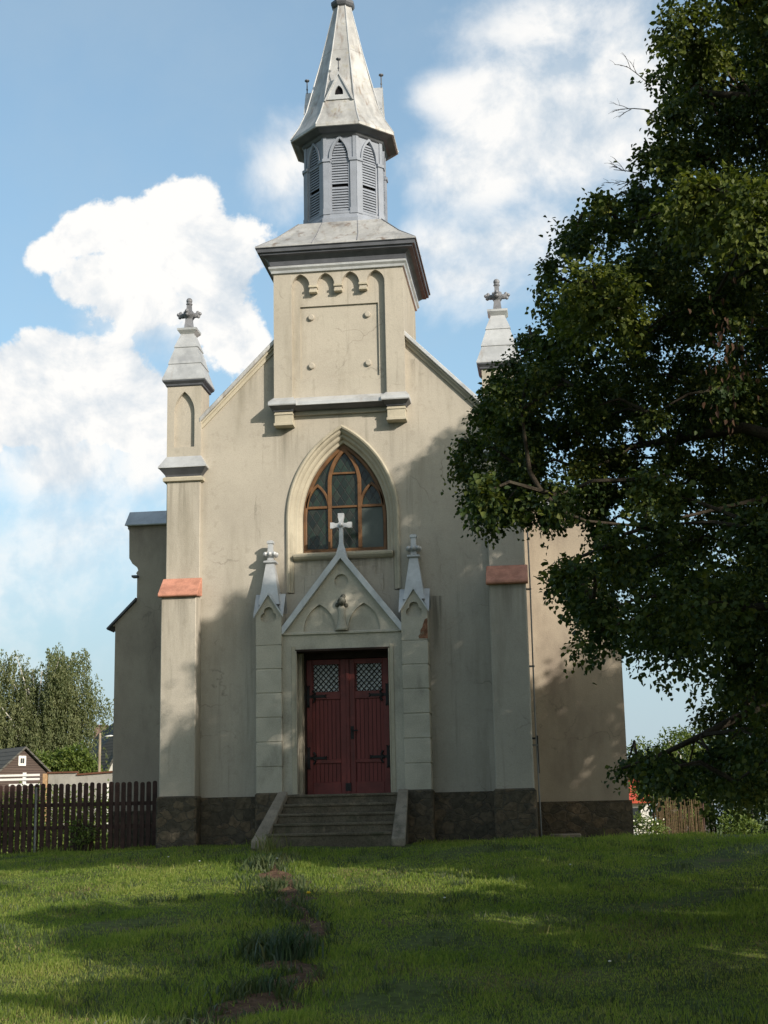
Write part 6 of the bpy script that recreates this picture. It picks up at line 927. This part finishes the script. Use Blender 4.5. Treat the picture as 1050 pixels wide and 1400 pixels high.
def linden(trunk_xy, H, lobes, label, seed, full=True, boughs=()):
    rng = np.random.default_rng(seed); bz_ = gz(*trunk_xy); t = thing('linden_tree', label, 'tree', (trunk_xy[0], trunk_xy[1], bz_)); O = np.array([trunk_xy[0], trunk_xy[1], bz_])
    Lp = lobes[:, :3]-O; Lr = lobes[:, 3]
    MB().tube([(0, 0, -0.4), (0.02, 0, 0.4), (0.0, 0.05, H*0.2), (0.12, 0, H*0.45), (-0.1, 0.1, H*0.68), (0.05, 0, H*0.85)], [0.62, 0.46, 0.40, 0.30, 0.17, 0.06], 14).build('trunk', bark, t, smooth=True)
    # limbs towards the middles of groups of boughs
    K = 18; cen = Lp[rng.permutation(len(Lp))[:K]]
    for _ in range(8):
        a = np.argmin(((Lp[:, None]-cen[None])**2).sum(-1), 1); cen = np.array([Lp[a == k].mean(0) if (a == k).any() else cen[k] for k in range(K)])
    nodes = []
    for c in cen:
        hz = np.hypot(c[0], c[1]); z0 = max(1.8, min(H*0.8, c[2]-hz*0.45))
        pts = [np.array([0, 0, z0]), np.array([c[0]*0.35, c[1]*0.35, z0+(c[2]-z0)*0.55+0.25]), np.array([c[0]*0.72, c[1]*0.72, z0+(c[2]-z0)*0.9+0.25]), c]
        pts = [p+rng.normal(size=3)*0.06 for p in pts]
        MB().tube([tuple(p) for p in pts], [0.17, 0.115, 0.065, 0.03], 8).build('limb', bark, t, smooth=True)
        for q in np.linspace(0.3, 1, 8):
            s = q*3; i = min(2, int(s)); nodes.append(pts[i]*(1-(s-i))+pts[i+1]*(s-i))
    for bo in boughs: nodes += [np.array(p)-O for p in bo]
    nodes = np.array(nodes)
    tw = MB(); ax = np.hypot(Lp[:, 0], Lp[:, 1]); allp = np.concatenate([nodes, Lp]); alla = np.concatenate([np.zeros(len(nodes)), ax])
    for i, p in enumerate(Lp):                   # each bough hangs on the nearest limb or on a bough nearer the trunk
        d = np.linalg.norm(allp-p, axis=1)+2.0*np.maximum(0, allp[:, 2]-p[2]-0.2)+1.6*np.maximum(0, p[2]-allp[:, 2]-0.35); d[alla > ax[i]-0.12] = 1e9; nb = allp[np.argmin(d)]
        md = nb*0.45+p*0.55+np.array([0, 0, 0.08])+rng.normal(size=3)*0.05
        tw.tube([tuple(nb), tuple(md), tuple(p)], [0.022, 0.016, 0.008], 5)
    tw.build('twigs', bark, t)['kind'] = 'stuff'
    # leaves: every bough is a bunch of drooping sprays
    vis = lobes[:, 0] < 3.84+(lobes[:, 1]+26.4)*0.142+2.3 if full else np.zeros(len(lobes), bool)
    Ps = []; Ds = []; Ns = []; Ls = []
    for i in range(len(Lp)):
        v = vis[i]; r = Lr[i]; dn = rng.uniform(0.45, 1.1); ns = max(5, int((56*dn if v else 17)*(r/0.6)**1.6)); nl = 32 if v else 10
        d = unit(rng.normal(size=(ns, 3))); d[:, 2] *= 0.75; d = unit(d)
        a = Lp[i]+d*r*0.12; e = Lp[i]+d*(r*rng.uniform(0.55, 1.04, ns))[:, None]; e[:, 2] -= r*0.12
        u = rng.uniform(0.15, 1, (ns, nl))[..., None]
        p = a[:, None]*(1-u)+e[:, None]*u + rng.normal(size=(ns, nl, 3))*(0.05 if v else 0.10); p[..., 2] -= 0.10*u[..., 0]**2
        dd = unit((e-a))[:, None]*0.6+rng.normal(size=(ns, nl, 3))*0.55+np.array([0, 0, -0.35])
        nn = rng.normal(size=(ns, nl, 3))*0.55+np.array([0, 0, 0.9])+d[:, None]*0.4
        Ps.append(p.reshape(-1, 3)); Ds.append(dd.reshape(-1, 3)); Ns.append(nn.reshape(-1, 3)); Ls.append(rng.uniform(0.034, 0.064, ns*nl)*(1 if v else 3.0))
    yg = [np.full(len(p), full and i < 9) for i, p in enumerate(Ps)]          # boughs in the sun: part of their sunlight is put into a yellower leaf colour
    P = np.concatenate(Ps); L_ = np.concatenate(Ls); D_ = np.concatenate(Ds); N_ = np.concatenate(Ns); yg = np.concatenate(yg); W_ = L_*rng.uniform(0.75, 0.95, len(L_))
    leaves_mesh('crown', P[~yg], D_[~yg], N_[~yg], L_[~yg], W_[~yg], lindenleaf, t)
    if yg.any(): leaves_mesh('sunlit_foliage', P[yg], D_[yg], N_[yg], L_[yg]*1.1, W_[yg]*1.1, sunlitleaf, t)['label'] = 'yellow-green foliage catching the sun, with sunlight also put into its leaf colour'
    return t, O
BOUGH_ONE = [(3.58, -11.20, 4.60), (3.61, -11.10, 4.26), (3.64, -11.00, 3.96), (3.74, -11.00, 3.76), (3.89, -11.10, 3.56), (4.01, -11.20, 3.44), (4.21, -10.90, 3.41), (4.87, -10.20, 3.46), (10.40, -10.0, 4.60)]; BOUGH_TWO = [(4.39, -12.50, 0.73), (4.74, -12.40, 0.84), (5.17, -12.30, 1.03), (5.60, -12.20, 1.23), (10.3, -12.0, 2.2)]
lt, LO = linden((10.6, -12.0), 14.5, LOBES, 'big dark green linden tree filling the right side in front of the church', 12, boughs=(BOUGH_ONE, BOUGH_TWO))
def lin(mb): mb.v = [tuple(np.array(p)-LO) for p in mb.v]; return mb
# the bare curved bough in front of the wing wall and the thick low bough
lin(MB().tube(BOUGH_ONE, [0.012, 0.020, 0.026, 0.028, 0.026, 0.020, 0.015, 0.016, 0.05], 8)).build('limb', bark, lt, smooth=True)
lin(MB().tube(BOUGH_TWO, [0.012, 0.022, 0.03, 0.045, 0.08], 8)).build('limb', bark, lt, smooth=True)
rg = random.Random(9)
def dead(p, d, ln, dep):
    q = p+d*ln; dt.tube([tuple(p), tuple((p+q)/2+Vector((0, 0, 0.01))), tuple(q)], [0.006*(dep+1)/3, 0.005*(dep+1)/3, 0.003*(dep+1)/3], 4)
    if dep:
        for _ in range(3): dead(p+d*ln*rg.uniform(0.4, 1), (d+Vector((rg.uniform(-.6, .6), rg.uniform(-.6, .6), rg.uniform(-.5, .6)))).normalized(), ln*0.55, dep-1)
for p, d in [((4.93, -12.00, 6.85), (-1, 0, 0.25)), ((4.96, -12.00, 6.79), (-1, 0.2, -0.1)), ((5.05, -12.00, 7.89), (-0.7, 0, 0.7)), ((5.04, -12.00, 7.57), (-1, 0, 0.1))]:
    dt = MB(); dead(Vector(p)-Vector(LO), Vector(d).normalized(), 0.28, 2); dt.build('bare_twig', bark, lt)
rng = np.random.default_rng(77); k = 60
pc = np.array((5.56, -13.20, 4.41)); P = pc+rng.normal(size=(k, 3))*np.array([0.14, 0.25, 0.28]); 
leaves_mesh('withered_leaves', P-LO, np.stack([rng.normal(size=k)*0.3, rng.normal(size=k)*0.3, -np.ones(k)], 1), rng.normal(size=(k, 3))+np.array([0, -1, 0]), rng.uniform(0.05, 0.10, k), rng.uniform(0.02, 0.045, k), deadleaf, lt)

# second tree outside the picture that shades the near lawn
def second_tree():
    linden((13.0, -25.5), 8.5, np.array('''13.72 -23.06 2.51 0.76 15.52 -28.24 5.94 0.98 16.83 -26.49 4.28 0.70 15.53 -24.32 6.08 0.94 15.98 -25.28 1.89 0.93 12.83 -26.95 4.34 0.62 11.58 -26.82 3.48 0.91 15.78 -28.68 2.97 0.66 9.58 -26.35 5.87 0.65 13.21 -24.07 3.35 0.78 11.26 -23.75 3.59 0.81 16.92 -26.15 2.50 0.76 16.22 -28.37 4.07 0.76 15.42 -23.61 7.17 0.80 13.05 -26.74 1.62 0.61 15.86 -22.74 2.71 0.71 13.20 -25.48 1.12 0.90 11.26 -28.31 5.91 0.85 16.65 -27.03 5.54 0.72 13.12 -27.94 4.61 0.81 17.49 -26.29 5.22 0.81 16.51 -23.62 3.09 0.77 12.52 -21.64 4.03 0.87 9.90 -26.07 1.77 0.79 9.64 -25.09 5.14 0.76 12.30 -28.85 3.78 0.82 15.02 -22.02 3.12 0.91 10.40 -26.84 4.61 0.84 8.93 -25.80 3.42 0.81 10.41 -26.92 6.05 0.61 17.38 -24.97 5.24 0.96 10.89 -27.67 2.64 1.00 14.27 -26.32 3.58 0.67 14.40 -25.51 3.13 0.61 15.11 -25.54 5.05 0.94 11.00 -28.65 3.90 0.92 13.21 -22.12 2.01 0.82 12.10 -22.73 1.70 0.61 14.13 -27.02 5.41 0.66 12.31 -27.32 5.43 0.72 13.49 -22.55 4.86 0.65 8.49 -25.34 5.50 0.76 13.85 -23.03 3.98 0.64 12.13 -28.78 6.35 0.65 16.16 -23.74 4.11 0.74 15.94 -24.99 3.28 0.70 10.13 -26.31 7.40 0.94 14.77 -22.71 4.78 0.98 15.42 -25.42 7.66 0.62 11.22 -25.67 7.09 0.74 12.87 -27.80 1.57 0.69 14.98 -26.48 6.54 0.86 9.87 -24.94 3.88 0.96 13.43 -28.04 6.87 0.75 11.08 -27.69 4.96 0.61 11.97 -26.47 1.67 0.66 11.93 -26.93 6.76 0.96 9.53 -26.83 3.56 0.64 10.65 -23.89 1.58 0.86 11.29 -28.97 2.64 0.87 16.62 -23.06 4.88 0.74 14.97 -29.05 3.75 0.77 13.89 -28.05 2.56 0.77 11.94 -22.49 5.13 0.67 12.97 -24.31 1.35 0.78 9.93 -24.86 6.75 0.80 10.50 -25.90 6.17 0.81 14.65 -26.26 2.11 0.89 15.23 -27.52 4.80 0.90 9.39 -27.81 4.90 0.91 13.42 -28.85 5.78 0.75 12.67 -26.83 2.59 0.65 11.81 -25.23 3.58 0.71 10.92 -22.08 3.62 0.62 12.67 -23.66 5.18 0.88 15.33 -26.55 3.91 0.89 13.23 -25.99 2.50 0.62 15.79 -22.64 6.21 0.87 9.30 -27.63 2.89 0.70 15.05 -27.35 2.80 0.66 14.66 -24.05 3.83 0.97 12.21 -24.95 2.50 0.62 13.99 -22.77 6.45 0.92 14.38 -23.01 1.40 0.67 16.10 -27.65 2.21 0.63 16.79 -27.53 2.84 0.60 9.93 -23.48 3.08 0.75 16.59 -24.59 6.86 0.88 12.83 -29.86 4.68 0.65 12.94 -28.85 2.61 0.65 13.78 -29.73 3.77 0.78 11.78 -26.54 5.28 0.61 15.30 -24.50 1.16 0.63 16.04 -25.85 5.92 0.80 15.70 -24.58 4.92 0.62 17.61 -24.88 3.78 0.81 10.85 -28.05 7.05 0.71 11.95 -28.75 4.95 0.70 12.62 -23.02 6.21 0.68 12.17 -23.95 2.10 0.70 11.26 -27.26 1.13 0.85 14.55 -29.34 5.70 0.94 13.74 -27.01 4.05 0.63 13.69 -23.57 4.72 0.61 9.66 -25.12 2.52 0.76 16.26 -25.96 7.14 0.69 13.67 -21.29 4.69 0.82 12.78 -23.11 3.68 0.75 11.36 -22.17 4.46 0.65 11.74 -21.71 6.12 0.78 9.18 -24.16 2.64 0.72 16.91 -25.16 3.00 0.63 14.05 -25.70 6.37 0.77 12.87 -27.08 7.88 0.85 14.98 -23.24 2.77 0.62 10.35 -22.64 2.51 0.77 10.87 -25.49 2.21 0.87 14.32 -24.45 5.57 0.84 10.07 -22.43 4.04 0.69 11.98 -28.25 1.71 0.65 8.73 -26.55 4.56 0.99 9.74 -27.79 6.18 0.61 10.36 -28.65 4.92 0.66 14.17 -21.66 5.82 0.81 12.56 -21.77 5.52 0.63 14.04 -28.00 1.33 0.64 16.35 -24.23 2.23 0.61 12.20 -22.45 2.96 0.73 13.64 -26.94 2.96 0.69 14.71 -28.89 2.53 0.73 14.37 -24.78 2.09 0.98 14.20 -23.78 7.58 0.75 15.64 -23.57 1.77 0.85 8.45 -24.13 4.36 0.73 13.74 -21.60 3.50 0.74 14.14 -28.59 4.49 0.83 13.00 -27.53 3.49 0.63 16.41 -25.83 3.58 0.67 12.57 -27.86 2.60 0.74 10.93 -25.40 1.07 0.71 14.23 -28.32 6.21 0.63 13.30 -23.29 1.12 0.64 15.80 -26.54 1.68 0.63 11.88 -24.76 1.39 0.66 17.07 -27.62 4.46 0.61 10.98 -25.77 4.17 0.72 12.00 -28.04 7.39 0.71 10.86 -24.77 7.77 0.61 16.01 -27.16 6.80 0.62 14.02 -23.93 1.04 0.66 12.13 -26.25 8.25 0.63 13.33 -24.98 5.55 0.65 8.96 -23.71 3.54 0.62 9.74 -28.54 3.76 0.75 14.86 -27.65 3.71 0.68 8.95 -24.27 5.96 0.85 10.82 -24.85 6.14 0.68 12.78 -21.45 2.94 0.62 11.95 -24.46 4.39 0.75 15.48 -24.22 2.69 0.64 15.00 -27.99 2.01 0.62 14.91 -24.84 6.97 0.68 9.16 -26.32 2.52 0.61 10.41 -26.55 3.38 0.64 15.85 -22.14 4.05 0.81 11.63 -29.69 4.07 0.69 11.81 -21.30 4.84 0.67 12.99 -21.93 6.56 0.74 9.16 -25.45 6.23 0.61 11.17 -27.31 7.67 0.64 15.82 -26.45 2.87 0.66 11.11 -23.61 5.14 0.62 8.29 -25.28 4.37 0.68 12.60 -29.54 5.54 0.61 12.17 -23.52 1.06 0.64 17.02 -23.96 5.81 0.72 13.02 -26.54 5.19 0.60 10.76 -22.93 4.60 0.63 17.08 -26.25 6.24 0.67 13.31 -25.41 3.20 0.60 17.30 -23.67 4.04 0.78 11.73 -29.44 5.76 0.61 12.24 -26.00 2.98 0.65 12.18 -24.00 3.15 0.61 13.25 -27.61 5.74 0.71 14.87 -25.74 1.15 0.65 16.55 -25.13 4.24 0.62 16.66 -28.14 5.26 0.65 13.50 -28.67 3.64 0.64 10.99 -26.06 5.25 0.65 11.35 -24.44 2.53 0.66'''.split(), float).reshape(-1, 4), 'shorter linden tree standing right of the photographer and shading the near lawn', 22, full=False)
second_tree()

# ------------------------------------------------------------------ lawn cover
def strip_d(x, y):
    """distance to the worn planting strip that runs from the steps to the camera"""
    yy = np.array([-15.5, -14.1, -12.5, -11.8, -9.1, -8.1, -5.4, -2.4]); xx = np.array([0.9, 0.97, 1.30, 1.1, 0.80, 0.44, -0.28, -0.85])
    return x-np.interp(y, yy, xx)
def soil_w(y):
    """half width of the bare soil along the strip, uneven"""
    y = np.asarray(y, float)
    return np.interp(y, [-15.5, -14.2, -13.4, -12.6, -11.9, -10, -8, -6, -3.4, -2.6], [0.26, 0.30, 0.20, 0.40, 0.16, 0.11, 0.20, 0.22, 0.18, 0.03])*(1+0.45*np.sin(y*3.1)+0.3*np.sin(y*7.3+1))
def soil_x(y): return 0.10*np.sin(np.asarray(y)*1.7)+0.05*np.sin(np.asarray(y)*4.9)+np.interp(y, [-15, -12.8, -12.4, -11.5, -9.2, -7, -3], [0, 0.05, 0.20, 0.02, 0.10, 0.06, 0.10])
def in_soil(x, y): return (np.abs(strip_d(x, y)-soil_x(y)) < soil_w(y)) & (y < -2.6) & (y > -15.5)
def build_soil():
    rg = np.random.default_rng(4); ys = np.linspace(-15.5, -2.6, 200); m = MB(); R0 = []
    for y in ys:
        w = float(soil_w(y)); row = []
        for t in (-1.15, -1, -0.7, -0.35, 0, 0.35, 0.7, 1, 1.15):
            X_ = float(-strip_d(0, y)+soil_x(y)+t*w); h = -0.02 if abs(t) > 1.1 else (0.004 if abs(t) == 1 else 0.016+rg.uniform(-0.012, 0.02))
            row.append((X_, y, gz(X_, y)+h))
        R0.append(row)
    m.rings(R0, False, False, closed=False); o = m.build('bare_soil', soilmat, smooth=True); o['kind'] = 'structure'
build_soil()
def lawn_cover():
    rng = np.random.default_rng(1)
    N = 700000
    y = -16.2+rng.uniform(0, 1, N)**0.9*18.0; d = y+26.4
    x = rng.uniform(3.84-d*0.405-3.0, 3.84+d*0.155+1.6)
    # thinner with distance: blades there are finer than a pixel
    keep = rng.uniform(0, 1, N) < np.clip(1.25-(y+16)/26, 0.5, 1)
    pat = 0.5+0.5*np.sin(x*2.1+np.sin(y*1.7)*1.3)*np.sin(y*1.9+x*0.6); pat2 = 0.5+0.5*np.sin(x*0.8+1.3*np.sin(y*0.5+2))*np.cos(y*0.9-x*0.3)
    dry = np.clip(np.sin(x*0.9+2.2*np.sin(y*0.55+0.4)+1.0)*np.sin(y*1.15-0.5*x+np.sin(x*1.6))-0.35, 0, 1)*1.6
    keep &= rng.uniform(0, 1, N) < np.clip(0.40+0.60*pat-0.75*dry, 0.08, 1)
    keep &= ~in_soil(x, y) | (rng.uniform(0, 1, N) < 0.12)
    keep &= ~((y > -1.95) & (np.abs(x-0.0) < 1.3)) & ~((y > -0.52) & (np.abs(x) < 3.45)) & ~((y > 0.3) & (x > -3.6)) & (y < 2.0)
    x = x[keep]; y = y[keep]; pat = pat[keep]; pat2 = pat2[keep]; n = len(x)
    P = np.stack([x, y, ground_z(x, y)-0.008], 1)
    near = np.abs(strip_d(x, y)) < 0.9
    H = rng.uniform(0.025, 0.060, n)*(0.65+0.6*pat2)*(1+0.9*(rng.uniform(0, 1, n) < 0.05))*(0.8+0.5*np.clip(np.sin(x*3.3+y*1.1)*np.sin(y*2.7-x*1.9), 0, 1)) * np.where(near, 1.35, 1.0)
    edge = (y > -0.75) | ((x < -3.4) & (y > 0.1)); H = H*np.where(edge, 1.5, 1)
    W = rng.uniform(0.006, 0.011, n)*np.clip((y+26.4)/14, 0.8, 1.5)
    g = blades_mesh('grass', P, H, W, rng.uniform(0.1, 0.75, n), grassmat, rng=rng); g['kind'] = 'stuff'
    tag(g, 'short patchy green grass of the lawn', 'grass')
lawn_cover()
def rank_and_dry():
    """taller clumps and dry straw patches that break up the lawn"""
    rng = np.random.default_rng(17)
    for nm, lab, K, per, h0, h1, w, mt, sp in (('rank_grass', 'scattered taller clumps of rank grass in the lawn', 260, 34, 0.05, 0.13, 0.011, weedleaf, 0.10), ('dry_grass', 'thin patches of dry straw-coloured grass in the lawn', 46, 230, 0.02, 0.05, 0.009, drygrass, 0.34)):
        cy_ = rng.uniform(-15.5, -0.9, K); d = cy_+26.4; cx_ = rng.uniform(3.84-d*0.405-1.0, 3.84+d*0.155+1.0)
        if nm == 'dry_grass': cx_[:4] = (3.15, 3.5, 4.6, -2.2); cy_[:4] = (-13.0, -12.7, -9.6, -8.2)
        x = np.repeat(cx_, per)+rng.normal(size=K*per)*sp*np.repeat(rng.uniform(0.5, 1.5, K), per); y = np.repeat(cy_, per)+rng.normal(size=K*per)*sp*1.2
        ok = (y < -0.8) & ~((y > -1.95) & (np.abs(x) < 1.3)) & ~in_soil(x, y); x = x[ok]; y = y[ok]; n = len(x)
        P = np.stack([x, y, ground_z(x, y)-0.005], 1)
        g = blades_mesh(nm, P, rng.uniform(h0, h1, n), rng.uniform(0.7, 1.3, n)*w, rng.uniform(0.2, 0.95, n), mt, rng=rng); g['kind'] = 'stuff'; tag(g, lab, 'grass')
rank_and_dry()
def tuft(name, label, cat, x, y, n, h, spread, w, mat, seed, lean=(0.1, 0.7), group=None):
    rng = np.random.default_rng(seed); r = np.abs(rng.normal(size=n))*spread*0.5; a = rng.uniform(0, 2*np.pi, n)
    px, py = x+r*np.cos(a), y+r*np.sin(a); z0 = gz(x, y)
    P = np.stack([px-x, py-y, ground_z(px, py)-z0-0.01], 1)
    o = blades_mesh(name, P, rng.uniform(0.45, 1.0, n)*h, rng.uniform(0.7, 1.2, n)*w, rng.uniform(lean[0], lean[1], n), mat, rng=rng); o.location = (x, y, z0)
    return tag(o, label, cat, group)
tuft('iris_clump', 'dense clump of dark sword leaves in the middle of the planting strip', 'plant', 1.10, -11.6, 230, 0.38, 0.34, 0.020, swordleaf, 3, (0.05, 0.6))
tuft('iris_clump', 'small sword-leaf clump in front of the bare soil patch', 'plant', 1.20, -13.2, 60, 0.22, 0.20, 0.016, swordleaf, 4, (0.05, 0.6))
tuft('tall_grass', 'tall pale grass tuft at the left foot of the church steps', 'grass tuft', -0.95, -2.35, 110, 0.42, 0.34, 0.012, paleblade, 5, (0.15, 0.9))
tuft('tall_grass', 'dry grass heap at the far end of the planting strip', 'grass tuft', -0.55, -3.4, 150, 0.22, 0.45, 0.012, paleblade, 6, (0.3, 0.95))
def strip_weeds():
    """low weeds and rank grass that line the planting strip: too many to count"""
    rng = np.random.default_rng(31); n = 6500; y = rng.uniform(-15.6, -2.7, n); w = soil_w(y)
    cl_ = 0.5+0.5*np.sin(y*2.3+1)*np.sin(y*5.1); side = np.where(rng.uniform(0, 1, n) < 0.72, -1, 1)
    off = side*(w*0.45+np.abs(rng.normal(size=n))*0.17*(0.6+0.9*(side < 0)))
    keep = rng.uniform(0, 1, n) < 0.25+0.75*cl_; y = y[keep]; off = off[keep]; cl_ = cl_[keep]; n = len(y)
    x = -strip_d(0, y)+soil_x(y)+off
    P = np.stack([x, y, ground_z(x, y)-0.01], 1)
    g = blades_mesh('weeds', P, rng.uniform(0.05, 0.17, n)*(0.4+0.9*cl_), rng.uniform(0.012, 0.026, n), rng.uniform(0.15, 0.9, n), weedleaf, rng=rng); g['kind'] = 'stuff'
    tag(g, 'dark weeds lining the bare soil strip across the lawn', 'weeds')
strip_weeds()
tuft('leafy_weed', 'broad leafy weed left of the sword-leaf clump', 'weed', 0.72, -11.35, 150, 0.26, 0.30, 0.030, weedleaf, 7, (0.3, 0.9))
tuft('leafy_weed', 'tall dark weed at the far end of the planting strip', 'weed', -0.62, -4.6, 130, 0.30, 0.30, 0.022, weedleaf, 10, (0.2, 0.8))
tuft('grass_tuft', 'bright grass tuft alone on the open lawn right of the strip', 'grass tuft', 3.55, -10.2, 60, 0.16, 0.22, 0.010, paleblade, 11, (0.3, 0.8))
tuft('grass_tuft', 'longer grass at the foot of the picket fence', 'grass tuft', -5.6, 0.2, 160, 0.2, 0.7, 0.010, grassmat, 12, (0.2, 0.8))
# dandelion
dn = thing('dandelion', 'single yellow dandelion in the grass right of the planting strip', 'flower', (0.62, -7.75, gz(0.62, -7.75)))
MB().tube([(0, 0, 0), (0.005, 0, 0.09)], 0.003, 5).build('stem', swordleaf, dn)
MB().ball((0.005, 0, 0.10), 0.028, 10, 6, 0.6).build('flower_head', surf('dandelion_yellow', (0.75, 0.50, 0.03), 0.8, 0.2, var=0.1), dn)
# white daisies
d0 = thing('daisy', 'tiny white daisy in the short grass of the lawn', 'flower', (0, 0, 0), 'white daisies in the lawn')
m_ = MB().ball((0, 0, 0.075), 0.016, 8, 5, 0.5).build('flower_head', whitepaint, d0); s_ = MB().tube([(0, 0, 0), (0, 0, 0.07)], 0.002, 4).build('stem', swordleaf, d0)
for i, (x_, y_) in enumerate([(-0.55, -3.75), (-2.4, -3.2), (-1.7, -4.0), (3.9, -5.2), (2.35, -8.0), (4.2, -12.2)]):
    o = d0
    if i:
        o = d0.copy(); C.objects.link(o)
        for ch in (m_, s_): k_ = ch.copy(); C.objects.link(k_); k_.parent = o
    o.location = (x_, y_, gz(x_, y_))
